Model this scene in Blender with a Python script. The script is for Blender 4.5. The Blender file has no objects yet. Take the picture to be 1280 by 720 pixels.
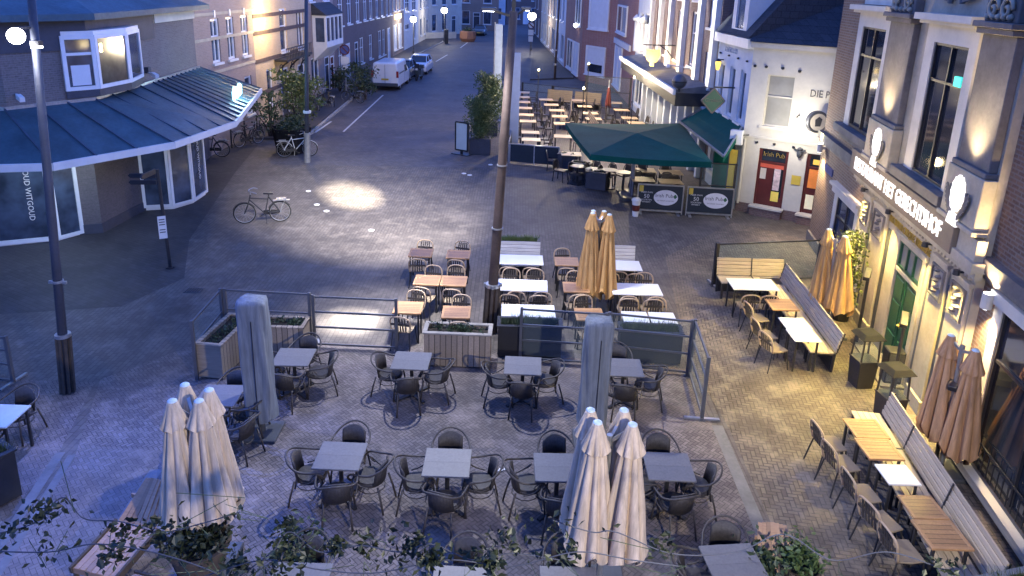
import bpy, math, random
from math import sin, cos, pi, radians, hypot, atan2, sqrt
from mathutils import Vector, Matrix, Euler
random.seed(7)
SC = bpy.context.scene
COL = SC.collection
# ------------------------------------------------------------------ mesh collector
class MB:
    def __init__(s): s.v = []; s.f = []; s.uv = None
    def add(s, vs, fs):
        o = len(s.v); s.v += [tuple(p) for p in vs]; s.f += [tuple(i + o for i in f) for f in fs]; return s
    def box(s, x0, x1, y0, y1, z0, z1, m=None):
        vs = [(x, y, z) for z in (z0, z1) for y in (y0, y1) for x in (x0, x1)]
        if m is not None: vs = [m @ Vector(p) for p in vs]
        return s.add(vs, [(0,2,3,1),(4,5,7,6),(0,1,5,4),(2,6,7,3),(0,4,6,2),(1,3,7,5)])
    def cbox(s, c, d, rz=0, rx=0, ry=0):
        m = Matrix.Translation(c) @ Euler((rx, ry, rz)).to_matrix().to_4x4()
        return s.box(-d[0]/2, d[0]/2, -d[1]/2, d[1]/2, -d[2]/2, d[2]/2, m)
    def bar(s, p, q, w, h=None, up=(0,0,1)):
        h = h or w; p = Vector(p); q = Vector(q); d = (q-p); L = d.length; d.normalize(); u = Vector(up)
        if abs(d.dot(u)) > .98: u = Vector((0,1,0))
        a = d.cross(u).normalized(); b = a.cross(d)
        vs = []
        for c in (p, q):
            for i, j in ((-1,-1),(1,-1),(1,1),(-1,1)): vs.append(c + a*w/2*i + b*h/2*j)
        return s.add(vs, [(0,3,2,1),(4,5,6,7),(0,1,5,4),(1,2,6,5),(2,3,7,6),(3,0,4,7)])
    def tube(s, pts, r, n=6, closed=False, smooth=0, caps=True):
        P = [Vector(p) for p in pts]
        if smooth: P = catmull(P, smooth, closed)
        R = r if isinstance(r, (list, tuple)) else [r]*len(P)
        if len(R) != len(P): R = [R[0] + (R[-1]-R[0])*i/(len(P)-1) for i in range(len(P))]
        N = len(P); rings = []; u = None
        for i in range(N):
            if closed: d = P[(i+1) % N] - P[i-1]
            else: d = P[min(i+1, N-1)] - P[max(i-1, 0)]
            if d.length < 1e-9: d = Vector((0,0,1))
            d.normalize()
            if u is None:
                u = Vector((0,0,1)) if abs(d.z) < .9 else Vector((1,0,0))
            u = (u - d*u.dot(d))
            if u.length < 1e-6: u = d.orthogonal()
            u.normalize(); w = d.cross(u)
            rings.append([P[i] + (u*cos(2*pi*k/n) + w*sin(2*pi*k/n))*R[i] for k in range(n)])
        o = len(s.v)
        for g in rings: s.v += [tuple(p) for p in g]
        M = N if closed else N-1
        for i in range(M):
            a = o + i*n; b = o + ((i+1) % N)*n
            for k in range(n): s.f.append((a+k, a+(k+1) % n, b+(k+1) % n, b+k))
        if caps and not closed:
            s.f.append(tuple(o+k for k in range(n))[::-1]); s.f.append(tuple(o+(N-1)*n+k for k in range(n)))
        return s
    def lathe(s, prof, n=16, c=(0,0,0), fr=None, caps=True):
        o = len(s.v); m = len(prof)
        for i, (r, z) in enumerate(prof):
            for k in range(n):
                a = 2*pi*k/n; rr = r*(fr(a, i) if fr else 1)
                s.v.append((c[0]+rr*cos(a), c[1]+rr*sin(a), c[2]+z))
        for i in range(m-1):
            for k in range(n):
                s.f.append((o+i*n+k, o+i*n+(k+1) % n, o+(i+1)*n+(k+1) % n, o+(i+1)*n+k))
        if caps:
            s.f.append(tuple(o+k for k in range(n))[::-1]); s.f.append(tuple(o+(m-1)*n+k for k in range(n)))
        return s
    def prism(s, poly, z0, z1):
        n = len(poly)
        vs = [(x, y, z0) for x, y in poly] + [(x, y, z1) for x, y in poly]
        return s.add(vs, [tuple(range(n))[::-1], tuple(range(n, 2*n))] + [(i, (i+1) % n, n+(i+1) % n, n+i) for i in range(n)])
    def prismx(s, poly, x0, x1):          # poly in (y,z)
        n = len(poly)
        vs = [(x0, y, z) for y, z in poly] + [(x1, y, z) for y, z in poly]
        return s.add(vs, [tuple(range(n))[::-1], tuple(range(n, 2*n))] + [(i, (i+1) % n, n+(i+1) % n, n+i) for i in range(n)])
    def prismy(s, poly, y0, y1):          # poly in (x,z)
        n = len(poly)
        vs = [(x, y0, z) for x, z in poly] + [(x, y1, z) for x, z in poly]
        return s.add(vs, [tuple(range(n)), tuple(range(n, 2*n))[::-1]] + [(i, n+i, n+(i+1) % n, (i+1) % n) for i in range(n)])
    def quad(s, a, b, c, d): return s.add([a, b, c, d], [(0,1,2,3)])
    def xf(s, m):
        s.v = [tuple(m @ Vector(p)) for p in s.v]; return s
    def build(s, name, mat, parent=None, smooth=False, bevel=0, loc=None, fix=True):
        me = bpy.data.meshes.new(name); me.from_pydata(s.v, [], s.f)
        if fix:
            import bmesh
            b = bmesh.new(); b.from_mesh(me); bmesh.ops.recalc_face_normals(b, faces=b.faces); b.to_mesh(me); b.free()
        if smooth:
            me.polygons.foreach_set('use_smooth', [True]*len(me.polygons))
        me.update()
        for m in (mat if isinstance(mat, (list, tuple)) else [mat]): me.materials.append(m)
        o = bpy.data.objects.new(name, me); COL.objects.link(o)
        if parent: o.parent = parent
        if loc: o.location = loc
        if bevel:
            bv = o.modifiers.new('bevel', 'BEVEL'); bv.width = bevel; bv.segments = 1; bv.limit_method = 'ANGLE'
        return o
def catmull(P, k, closed=False):
    out = []; N = len(P)
    for i in range(N if closed else N-1):
        if closed: a, b, c, d = P[i-1], P[i], P[(i+1) % N], P[(i+2) % N]
        else: a, b, c, d = P[max(i-1,0)], P[i], P[i+1], P[min(i+2,N-1)]
        for j in range(k):
            t = j/k
            out.append(.5*((2*b) + (c-a)*t + (2*a-5*b+4*c-d)*t*t + (3*b-a-3*c+d)*t**3))
    if not closed: out.append(P[-1])
    return out
def tag(o, label=None, cat=None, group=None, kind=None):
    if label: o['label'] = label
    if cat: o['category'] = cat
    if group: o['group'] = group
    if kind: o['kind'] = kind
    return o
def thing(name, label, cat, loc=(0,0,0), rz=0, group=None):
    o = bpy.data.objects.new(name, None); o.empty_display_size = .2; COL.objects.link(o)
    o.location = loc; o.rotation_euler = (0, 0, rz)
    return tag(o, label, cat, group)
def struct(o): o['kind'] = 'structure'; return o
def kids(o): return [c for c in bpy.data.objects if c.parent == o]
KCACHE = {}
def copy_thing(root, loc, rz=0, label=None, group=None, scale=None):
    if root.name not in KCACHE: KCACHE[root.name] = [(c, kids(c)) for c in kids(root)]
    r = root.copy(); COL.objects.link(r); r.location = loc; r.rotation_euler = (0, 0, rz)
    if scale: r.scale = scale
    if label: r['label'] = label
    if group: r['group'] = group
    for c, gs in KCACHE[root.name]:
        d = c.copy(); COL.objects.link(d); d.parent = r
        for g in gs:
            e = g.copy(); COL.objects.link(e); e.parent = d
    return r
class Kind:                       # first call places the prototype itself, later calls copy it
    def __init__(s, root): s.root = root; s.used = False
    def put(s, loc, rz, label, group=None, scale=None):
        if not s.used:
            s.used = True; r = s.root; r.location = loc; r.rotation_euler = (0,0,rz); r['label'] = label
            if group: r['group'] = group
            if scale: r.scale = scale
            return r
        return copy_thing(s.root, loc, rz, label, group, scale)
# ------------------------------------------------------------------ materials
def _nt(name):
    m = bpy.data.materials.new(name); m.use_nodes = True; nt = m.node_tree
    b = nt.nodes['Principled BSDF']; return m, nt, b
def N(nt, t, **k):
    n = nt.nodes.new(t)
    for a, v in k.items(): setattr(n, a, v)
    return n
def math_n(nt, op, a, b=None):
    n = N(nt, 'ShaderNodeMath', operation=op)
    for i, v in enumerate((a, b)):
        if v is None: continue
        if isinstance(v, (int, float)): n.inputs[i].default_value = v
        else: nt.links.new(v, n.inputs[i])
    return n.outputs[0]
def mixc(nt, fac, a, b, mode='MIX'):
    n = N(nt, 'ShaderNodeMix', data_type='RGBA', blend_type=mode)
    for i, v in ((0, fac), (6, a), (7, b)):
        if isinstance(v, (int, float)): n.inputs[i].default_value = v
        elif isinstance(v, (tuple, list)): n.inputs[i].default_value = (*v, 1)
        else: nt.links.new(v, n.inputs[i])
    return n.outputs[2]
def noise(nt, vec, scale, detail=4, rough=.6):
    n = N(nt, 'ShaderNodeTexNoise'); n.inputs['Scale'].default_value = scale; n.inputs['Detail'].default_value = detail; n.inputs['Roughness'].default_value = rough
    if vec is not None: nt.links.new(vec, n.inputs['Vector'])
    return n.outputs['Fac']
def ramp(nt, fac, lo, hi):
    n = N(nt, 'ShaderNodeMapRange'); n.inputs[1].default_value = lo; n.inputs[2].default_value = hi; nt.links.new(fac, n.inputs[0]); return n.outputs[0]
def bump(nt, b, h, st=.3, dist=.01):
    n = N(nt, 'ShaderNodeBump'); n.inputs['Strength'].default_value = st; n.inputs['Distance'].default_value = dist
    nt.links.new(h, n.inputs['Height']); nt.links.new(n.outputs[0], b.inputs['Normal'])
def mat(name, col, rough=.6, metal=0, var=.25, scale=3., bmp=.15, spec=None, scale2=None, emit=None, es=0, coat=0):
    m, nt, b = _nt(name)
    tc = N(nt, 'ShaderNodeTexCoord').outputs['Object']
    f = noise(nt, tc, scale); f2 = noise(nt, tc, scale2 or scale*9, 3)
    dark = tuple(c*(1-var) for c in col); lite = tuple(min(1, c*(1+var)) for c in col)
    c = mixc(nt, ramp(nt, f, .3, .7), dark, lite)
    c = mixc(nt, math_n(nt, 'MULTIPLY', ramp(nt, f2, .35, .75), var), c, tuple(x*.55 for x in col))
    nt.links.new(c, b.inputs['Base Color'])
    b.inputs['Metallic'].default_value = metal
    nt.links.new(math_n(nt, 'ADD', math_n(nt, 'MULTIPLY', f2, .25), rough-.12), b.inputs['Roughness'])
    if spec is not None: b.inputs['Specular IOR Level'].default_value = spec
    if coat: b.inputs['Coat Weight'].default_value = coat
    if bmp: bump(nt, b, f2, bmp, .006)
    if emit: b.inputs['Emission Color'].default_value = (*emit, 1); b.inputs['Emission Strength'].default_value = es
    return m
def emitter(name, col, s):
    m, nt, b = _nt(name); b.inputs['Base Color'].default_value = (*[min(.8, c) for c in col], 1)
    b.inputs['Emission Color'].default_value = (*col, 1); b.inputs['Emission Strength'].default_value = s; return m
def glass(name, col=(.02,.025,.035), rough=.06, var=.5):
    m, nt, b = _nt(name); tc = N(nt, 'ShaderNodeTexCoord').outputs['Object']
    f = ramp(nt, noise(nt, tc, 1.3, 3), .35, .7)
    nt.links.new(mixc(nt, f, tuple(c*(1-var) for c in col), tuple(c*(1+var) for c in col)), b.inputs['Base Color'])
    b.inputs['Roughness'].default_value = rough; b.inputs['Specular IOR Level'].default_value = .9; bump(nt, b, noise(nt, tc, .9, 2), .08, .02); return m
def clearglass(name, tint=(.75,.85,.9), a=.16, rough=.03):
    m, nt, b = _nt(name)
    tr = N(nt, 'ShaderNodeBsdfTransparent'); tr.inputs[0].default_value = (*tint, 1)
    b.inputs['Base Color'].default_value = (.5,.6,.65,1); b.inputs['Roughness'].default_value = rough
    mx = N(nt, 'ShaderNodeMixShader'); mx.inputs[0].default_value = a
    nt.links.new(tr.outputs[0], mx.inputs[1]); nt.links.new(b.outputs[0], mx.inputs[2])
    nt.links.new(mx.outputs[0], nt.nodes['Material Output'].inputs[0]); return m
def brickwall(name, c1, c2, mortar, w=.22, h=.065, rough=.85, msize=.012, stain=.35, bmp=.5):
    m, nt, b = _nt(name)
    tc = N(nt, 'ShaderNodeTexCoord').outputs['Object']
    sp = N(nt, 'ShaderNodeSeparateXYZ'); nt.links.new(tc, sp.inputs[0])
    cb = N(nt, 'ShaderNodeCombineXYZ'); nt.links.new(math_n(nt, 'ADD', sp.outputs[0], sp.outputs[1]), cb.inputs[0]); nt.links.new(sp.outputs[2], cb.inputs[1])
    br = N(nt, 'ShaderNodeTexBrick'); nt.links.new(cb.outputs[0], br.inputs['Vector'])
    br.inputs['Scale'].default_value = 1; br.inputs['Brick Width'].default_value = w; br.inputs['Row Height'].default_value = h
    br.inputs['Mortar Size'].default_value = msize; br.inputs['Mortar Smooth'].default_value = .2; br.inputs['Bias'].default_value = 0
    br.inputs['Color1'].default_value = (*c1, 1); br.inputs['Color2'].default_value = (*c2, 1); br.inputs['Mortar'].default_value = (*mortar, 1)
    st = ramp(nt, noise(nt, tc, .7, 5), .35, .75)
    c = mixc(nt, math_n(nt, 'MULTIPLY', st, stain), br.outputs['Color'], tuple(x*.45 for x in c1))
    fine = ramp(nt, noise(nt, tc, 18, 2), .3, .7)
    c = mixc(nt, math_n(nt, 'MULTIPLY', fine, .35), c, tuple(min(1, x*1.7) for x in c2))
    nt.links.new(c, b.inputs['Base Color']); b.inputs['Roughness'].default_value = rough
    bump(nt, b, math_n(nt, 'SUBTRACT', math_n(nt, 'MULTIPLY', fine, .3), br.outputs['Fac']), bmp, .008)
    return m
def planks(name, col, axis=0, w=.1, var=.3, rough=.7, gap=.06, grain=True):
    # boards repeating across `axis` (0 = x, 1 = y, 2 = z) with dark gaps
    m, nt, b = _nt(name); tc = N(nt, 'ShaderNodeTexCoord').outputs['Object']
    sp = N(nt, 'ShaderNodeSeparateXYZ'); nt.links.new(tc, sp.inputs[0])
    q = math_n(nt, 'MULTIPLY', sp.outputs[axis], 1/w)
    fl = math_n(nt, 'FLOOR', q); fr = math_n(nt, 'FRACT', q)
    wn = N(nt, 'ShaderNodeTexWhiteNoise', noise_dimensions='1D'); nt.links.new(fl, wn.inputs['W'])
    c = mixc(nt, wn.outputs['Value'], tuple(x*(1-var) for x in col), tuple(min(1, x*(1+var)) for x in col))
    mp = N(nt, 'ShaderNodeMapping'); sc = [14, 14, 14]
    sc[(axis+1) % 3] = 1.5
    if axis == 2: sc = [1.5, 8, 14]
    mp.inputs['Scale'].default_value = sc; nt.links.new(tc, mp.inputs['Vector'])
    g = noise(nt, mp.outputs[0], 2.2, 4)
    c = mixc(nt, math_n(nt, 'MULTIPLY', ramp(nt, g, .35, .7), .5), c, tuple(x*.5 for x in col))
    edge = math_n(nt, 'LESS_THAN', math_n(nt, 'ABSOLUTE', math_n(nt, 'SUBTRACT', fr, .5)), .5-gap)
    c = mixc(nt, edge, tuple(x*.12 for x in col), c)
    nt.links.new(c, b.inputs['Base Color']); b.inputs['Roughness'].default_value = rough
    bump(nt, b, math_n(nt, 'ADD', math_n(nt, 'MULTIPLY', g, .3), edge), .4, .006)
    return m
def leafmat(name, c1, c2, rough=.5):
    m, nt, b = _nt(name); g = N(nt, 'ShaderNodeNewGeometry')
    c = mixc(nt, g.outputs['Random Per Island'], c1, c2); nt.links.new(c, b.inputs['Base Color']); b.inputs['Roughness'].default_value = rough
    b.inputs['Subsurface Weight'].default_value = 0
    return m
def paving(name, kind, ca, cb_, mortar, w=.085, ang=45, stain=.5, rough=.75, bmp=.5, gapw=.07, patch=(.02,.02,.025), lite=None, fade=.0):
    # herringbone ('herr') or running bond ('run') clay pavers in world metres
    m, nt, b = _nt(name); tc = N(nt, 'ShaderNodeTexCoord').outputs['Object']
    mp = N(nt, 'ShaderNodeMapping'); mp.inputs['Rotation'].default_value = (0, 0, radians(ang)); mp.inputs['Scale'].default_value = (1/w, 1/w, 1)
    nt.links.new(tc, mp.inputs['Vector'])
    sp = N(nt, 'ShaderNodeSeparateXYZ'); nt.links.new(mp.outputs[0], sp.inputs[0]); x, y = sp.outputs[0], sp.outputs[1]
    M = lambda op, a, b_=None: math_n(nt, op, a, b_)
    if kind == 'herr':
        i, j = M('FLOOR', x), M('FLOOR', y); fx, fy = M('SUBTRACT', x, i), M('SUBTRACT', y, j)
        k = M('FLOORED_MODULO', M('SUBTRACT', i, j), 4)
        hor = M('LESS_THAN', k, 1.5); k1 = M('COMPARE', k, 1); k2 = M('COMPARE', k, 2)
        for n in nt.nodes:
            if n.type == 'MATH' and n.operation == 'COMPARE': n.inputs[2].default_value = .2
        uh = M('ADD', fx, k1); uv_ = M('ADD', fy, k2)
        u = M('ADD', M('MULTIPLY', hor, uh), M('MULTIPLY', M('SUBTRACT', 1, hor), uv_))
        v = M('ADD', M('MULTIPLY', hor, fy), M('MULTIPLY', M('SUBTRACT', 1, hor), fx))
        ix = M('SUBTRACT', i, M('MULTIPLY', hor, k1)); iy = M('SUBTRACT', j, M('MULTIPLY', M('SUBTRACT', 1, hor), k2))
    else:
        iy = M('FLOOR', y); v = M('SUBTRACT', y, iy)
        xs = M('ADD', M('MULTIPLY', x, .5), M('MULTIPLY', M('FLOORED_MODULO', iy, 2), .5)); ix = M('FLOOR', xs)
        u = M('MULTIPLY', M('SUBTRACT', xs, ix), 2)
    d = M('MINIMUM', M('MINIMUM', u, M('SUBTRACT', 2, u)), M('MINIMUM', v, M('SUBTRACT', 1, v)))
    cb = N(nt, 'ShaderNodeCombineXYZ'); nt.links.new(ix, cb.inputs[0]); nt.links.new(iy, cb.inputs[1])
    wn = N(nt, 'ShaderNodeTexWhiteNoise', noise_dimensions='2D'); nt.links.new(cb.outputs[0], wn.inputs['Vector'])
    c = mixc(nt, wn.outputs['Value'], ca, cb_)
    if lite:
        c = mixc(nt, M('GREATER_THAN', wn.outputs['Value'], .9), c, lite)
    brick = ramp(nt, d, gapw*.5, gapw*1.6)
    c = mixc(nt, brick, mortar, c)
    vo = N(nt, 'ShaderNodeTexVoronoi'); vo.inputs['Scale'].default_value = .42; nt.links.new(tc, vo.inputs['Vector'])
    vs = N(nt, 'ShaderNodeSeparateColor'); nt.links.new(vo.outputs['Color'], vs.inputs[0])
    c = mixc(nt, M('MULTIPLY', vs.outputs[0], .32), c, tuple(q*.5 for q in ca)); c = mixc(nt, M('MULTIPLY', M('GREATER_THAN', vs.outputs[1], .82), .3), c, cb_)
    v2 = N(nt, 'ShaderNodeTexVoronoi'); v2.inputs['Scale'].default_value = 1.7; nt.links.new(tc, v2.inputs['Vector'])
    gum = M('LESS_THAN', v2.outputs['Distance'], .055); c = mixc(nt, M('MULTIPLY', gum, .4), c, tuple(q*.35 for q in ca))
    bigp = ramp(nt, noise(nt, tc, .17, 5, .6), .3, .72)
    c = mixc(nt, M('MULTIPLY', bigp, .45), c, tuple(q*.5 for q in ca))
    pale = ramp(nt, noise(nt, tc, .8, 7, .7), .56, .7)
    c = mixc(nt, M('MULTIPLY', pale, .3), c, tuple(min(1, q*1.45) for q in cb_))
    st = ramp(nt, noise(nt, tc, .55, 6, .65), .42, .7); st2 = ramp(nt, noise(nt, tc, 2.3, 5), .5, .72)
    c = mixc(nt, M('MULTIPLY', st, stain), c, patch)
    c = mixc(nt, M('MULTIPLY', st2, stain*.7), c, tuple(min(1, q*1.5) for q in cb_))
    fine = noise(nt, tc, 60, 2)
    c = mixc(nt, M('MULTIPLY', fine, .25), c, tuple(q*.4 for q in ca))
    nt.links.new(c, b.inputs['Base Color'])
    nt.links.new(M('ADD', rough-.1, M('MULTIPLY', st2, .15)), b.inputs['Roughness'])
    b.inputs['Specular IOR Level'].default_value = .35
    bump(nt, b, M('ADD', brick, M('MULTIPLY', fine, .3)), bmp, .006)
    return m
def text(s, size, parent, loc, rot, m, ex=.012, name='lettering', align='LEFT', sx=1., bold=0):
    cu = bpy.data.curves.new(name, 'FONT'); cu.body = s; cu.size = size; cu.extrude = ex; cu.align_x = align; cu.offset = bold; cu.resolution_u = 2
    t = bpy.data.objects.new('tmp', cu); COL.objects.link(t); bpy.context.view_layer.update()
    me = bpy.data.meshes.new_from_object(t.evaluated_get(bpy.context.evaluated_depsgraph_get())); me.name = name
    bpy.data.objects.remove(t); bpy.data.curves.remove(cu)
    me.materials.clear(); me.materials.append(m)
    o = bpy.data.objects.new(name, me); COL.objects.link(o); o.parent = parent; o.location = loc; o.rotation_euler = rot; o.scale = (sx, 1, 1)
    return o
def light(name, typ, loc, power, col, size=.08, aim=None, angle=60, blend=.5, parent=None):
    l = bpy.data.lights.new(name, typ); l.energy = power; l.color = col
    if typ in ('POINT', 'SPOT'): l.shadow_soft_size = size
    if typ == 'SPOT': l.spot_size = radians(angle); l.spot_blend = blend
    o = bpy.data.objects.new(name, l); COL.objects.link(o); o.location = loc
    if aim is not None:
        o.rotation_euler = (Vector(aim)-Vector(loc)).to_track_quat('-Z', 'Y').to_euler()
    return o
def leaves(mb, pts, size, n_per=1, flat=.0, rnd=random):
    for p in pts:
        s = size*rnd.uniform(.6, 1.3); q = Euler((rnd.uniform(0, 6.28), rnd.uniform(0, 6.28), rnd.uniform(0, 6.28))).to_matrix()
        if flat: q = Euler((rnd.uniform(-flat, flat), rnd.uniform(-flat, flat), rnd.uniform(0, 6.28))).to_matrix()
        a = [Vector((0,-.6,0)), Vector((.42,0,.12)), Vector((0,.75,0)), Vector((-.42,0,.12))]
        vs = [Vector(p) + q @ (v*s) for v in a]
        mb.add(vs, [(0,1,2),(0,2,3)])
    return mb
def islandwood(name, col, var=.2, rough=.6):
    m, nt, b = _nt(name); g = N(nt, 'ShaderNodeNewGeometry'); tc = N(nt, 'ShaderNodeTexCoord').outputs['Object']
    c = mixc(nt, g.outputs['Random Per Island'], tuple(x*(1-var) for x in col), tuple(min(1, x*(1+var)) for x in col))
    mp = N(nt, 'ShaderNodeMapping'); mp.inputs['Scale'].default_value = (1.2, 14, 14); nt.links.new(tc, mp.inputs['Vector'])
    f = noise(nt, mp.outputs[0], 2.5, 4)
    c = mixc(nt, math_n(nt, 'MULTIPLY', ramp(nt, f, .4, .75), .45), c, tuple(x*.5 for x in col))
    c = mixc(nt, math_n(nt, 'MULTIPLY', ramp(nt, noise(nt, tc, 1.7, 4), .5, .75), .3), c, tuple(x*.6 for x in col))
    nt.links.new(c, b.inputs['Base Color']); b.inputs['Roughness'].default_value = rough; bump(nt, b, f, .2, .004); return m

def drape(name, col, rough=.75):
    m, nt, b = _nt(name); tc = N(nt, 'ShaderNodeTexCoord').outputs['Object']
    mp = N(nt, 'ShaderNodeMapping'); mp.inputs['Scale'].default_value = (9, 9, .9); nt.links.new(tc, mp.inputs['Vector'])
    f = noise(nt, mp.outputs[0], 1.6, 5, .65); g = noise(nt, tc, 1.4, 4); h = noise(nt, tc, 120, 2)
    c = mixc(nt, ramp(nt, f, .35, .7), tuple(x*.68 for x in col), tuple(x*1.2 for x in col))
    c = mixc(nt, math_n(nt, 'MULTIPLY', ramp(nt, g, .5, .75), .45), c, tuple(x*.55 for x in col))
    nt.links.new(c, b.inputs['Base Color']); b.inputs['Roughness'].default_value = rough; b.inputs['Specular IOR Level'].default_value = .25
    bump(nt, b, math_n(nt, 'ADD', math_n(nt, 'MULTIPLY', f, 1.2), math_n(nt, 'MULTIPLY', h, .12)), .55, .02); return m
SKY_TINT = (.145,.325,1.22); SKY_S = 31.; EXPO = 0.
KEY = 2400; SPOT_A = 150000; SPOT_B = 26000; LEFTL = 60; LAMP2 = 300; WL_UP = 560; WL_DN = 460; WASH = 900; FRONT = 3300
# ------------------------------------------------------------------ world, camera, render
w = bpy.data.worlds.new('World'); SC.world = w; w.use_nodes = True
wn = w.node_tree; bg = wn.nodes['Background']
sky = wn.nodes.new('ShaderNodeTexSky'); sky.sky_type = 'NISHITA'; sky.sun_disc = False
sky.sun_elevation = radians(-1.5); sky.sun_rotation = radians(80); sky.ozone_density = 4.; sky.air_density = 1.4
tint = wn.nodes.new('ShaderNodeMix'); tint.data_type = 'RGBA'; tint.blend_type = 'MULTIPLY'; tint.inputs[0].default_value = 1
bw_ = wn.nodes.new('ShaderNodeRGBToBW'); wn.links.new(sky.outputs[0], bw_.inputs[0]); wn.links.new(bw_.outputs[0], tint.inputs[6]); tint.inputs[7].default_value = SKY_TINT + (1,)
wn.links.new(tint.outputs[2], bg.inputs['Color']); bg.inputs['Strength'].default_value = SKY_S
sun = light('sun', 'SUN', (30, 10, 30), .04, (1, .85, .7)); sun.data.angle = radians(20)
sun.rotation_euler = (radians(75), 0, radians(100))
cam_d = bpy.data.cameras.new('camera'); cam = bpy.data.objects.new('camera', cam_d); COL.objects.link(cam); SC.camera = cam
cam_d.sensor_width = 36; cam_d.lens = 900/1280*36; cam_d.shift_y = -122/1280; cam_d.clip_end = 1500; cam_d.clip_start = .1
p_, r_ = radians(16), radians(1.8)
u0 = Vector((0, sin(p_), cos(p_))); r0 = Vector((1,0,0)); d0 = Vector((0, cos(p_), -sin(p_)))
cr = r0*cos(r_) + u0*sin(r_); cu_ = -r0*sin(r_) + u0*cos(r_)
mm = Matrix((cr, cu_, -d0)).transposed().to_4x4(); mm.translation = (0, 0, 7.65); cam.matrix_world = mm
vs_ = SC.view_settings; vs_.view_transform = 'Standard'; vs_.look = 'None'; vs_.exposure = EXPO; vs_.gamma = 1
SC.render.engine = 'CYCLES'; SC.cycles.use_denoising = True; SC.cycles.max_bounces = 5; SC.cycles.transparent_max_bounces = 12
SC.cycles.sample_clamp_indirect = 4; SC.cycles.use_light_tree = True; SC.cycles.caustics_reflective = False; SC.cycles.caustics_refractive = False
# ------------------------------------------------------------------ materials
M = {}
M['pav_herr'] = paving('herringbone clay pavers', 'herr', (.15,.125,.12), (.27,.23,.22), (.022,.02,.022), w=.062, ang=45, stain=.55)
M['pav_street'] = paving('street clay pavers', 'run', (.125,.108,.10), (.19,.168,.155), (.085,.075,.07), w=.1, ang=90, stain=.55, gapw=.09, bmp=.3)
M['pav_right'] = paving('cobble pavers', 'herr', (.16,.13,.105), (.27,.225,.18), (.06,.052,.045), w=.08, ang=8, stain=.6, gapw=.1)
M['pav_walk'] = paving('dark pavement pavers', 'run', (.065,.06,.06), (.10,.092,.092), (.05,.045,.045), w=.12, ang=28, stain=.5, bmp=.3)
M['road'] = paving('road pavers', 'herr', (.115,.105,.11), (.17,.155,.16), (.07,.065,.065), w=.12, ang=45, stain=.4, bmp=.25)
M['bandstone'] = mat('bluestone band', (.16,.157,.16), .75, var=.25, scale=2.2, bmp=.3)
M['paint'] = mat('road paint', (.55,.55,.54), .6, var=.3, scale=6)
M['kerb'] = mat('kerb stone', (.3,.29,.28), .8, var=.3, scale=2)
M['black'] = mat('black painted steel', (.022,.022,.026), .45, var=.2, spec=.5)
M['matblack'] = mat('matt black iron', (.018,.018,.02), .9, var=.3, spec=.1)
M['dkgrey'] = mat('dark grey painted steel', (.07,.075,.085), .45, var=.2)
M['grey'] = mat('grey steel', (.12,.125,.14), .45, .4, var=.15)
M['galv'] = mat('galvanised steel', (.42,.43,.45), .38, .75, var=.2, scale=8)
M['rust'] = mat('weathered brown mast', (.075,.05,.04), .65, var=.35, scale=3)
M['white'] = mat('white paint', (.72,.72,.70), .5, var=.08, scale=2)
M['whitew'] = mat('white window paint', (.75,.76,.76), .45, var=.06)
M['offwhite'] = mat('white rendered wall', (.63,.585,.48), .85, var=.12, scale=1.1, bmp=.2)
M['bluewhite'] = mat('pale painted wall', (.55,.60,.66), .8, var=.1, scale=1.2, bmp=.15)
M['creampaint'] = mat('cream white paint', (.68,.62,.50), .55, var=.1, scale=2)
M['stone'] = mat('pale sandstone', (.46,.40,.29), .85, var=.22, scale=1.5, bmp=.35)
M['stone_d'] = mat('dark weathered stone', (.17,.155,.14), .85, var=.3, scale=1.8, bmp=.35)
M['gild'] = mat('gilt lettering', (.55,.38,.08), .4, .6, var=.2)
M['brick_court'] = brickwall('old red brown brick', (.12,.07,.042), (.215,.13,.08), (.22,.19,.15), h=.075, msize=.016)
M['brick_left'] = brickwall('grey brown brick', (.10,.085,.085), (.155,.135,.13), (.17,.155,.15), w=.2, h=.06)
M['brick_shop'] = brickwall('dark grey shop brick', (.085,.075,.08), (.12,.105,.11), (.11,.10,.10), w=.2, h=.06)
M['brick_dark'] = brickwall('dark brown brick', (.12,.075,.07), (.17,.11,.10), (.17,.15,.14))
M['brick_tan'] = brickwall('brown house brick', (.24,.17,.14), (.31,.23,.19), (.3,.27,.24))
M['brick_ochre'] = brickwall('ochre house brick', (.50,.34,.18), (.58,.42,.24), (.5,.42,.3))
M['brick_red'] = brickwall('red brick', (.28,.11,.085), (.36,.16,.12), (.3,.25,.22))
M['brick_band'] = mat('dark brick band', (.10,.07,.06), .85, var=.3)
M['zinc'] = mat('blue grey seamed zinc', (.045,.095,.125), .5, .2, var=.3, scale=1.3, bmp=.1)
M['zincrib'] = mat('zinc seam', (.06,.09,.13), .5, .3)
M['slate'] = brickwall('slate roof', (.028,.03,.038), (.045,.048,.056), (.016,.016,.02), w=.3, h=.22, rough=.85)
M['tile'] = brickwall('clay roof tiles', (.20,.09,.06), (.26,.12,.08), (.1,.05,.04), w=.25, h=.3, rough=.7)
M['fascia'] = mat('dark fascia board', (.045,.05,.07), .6, var=.2)
M['glass'] = glass('dark window glass')
M['glass_b'] = glass('bluish window glass', (.05,.07,.11), .08)
M['glass_g'] = glass('window with drawn blind', (.32,.31,.27), .25, .15)
M['blind'] = mat('white roller blind', (.68,.70,.72), .7, var=.05)
M['clear'] = clearglass('clear balustrade glass', (.93,.96,.97), .05)
M['wood'] = planks('weathered planter boards', (.34,.27,.20), 0, .115, .25)
M['woodt'] = planks('oiled wooden table slats', (.40,.225,.11), 1, .085, .18, .45, .05)
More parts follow.
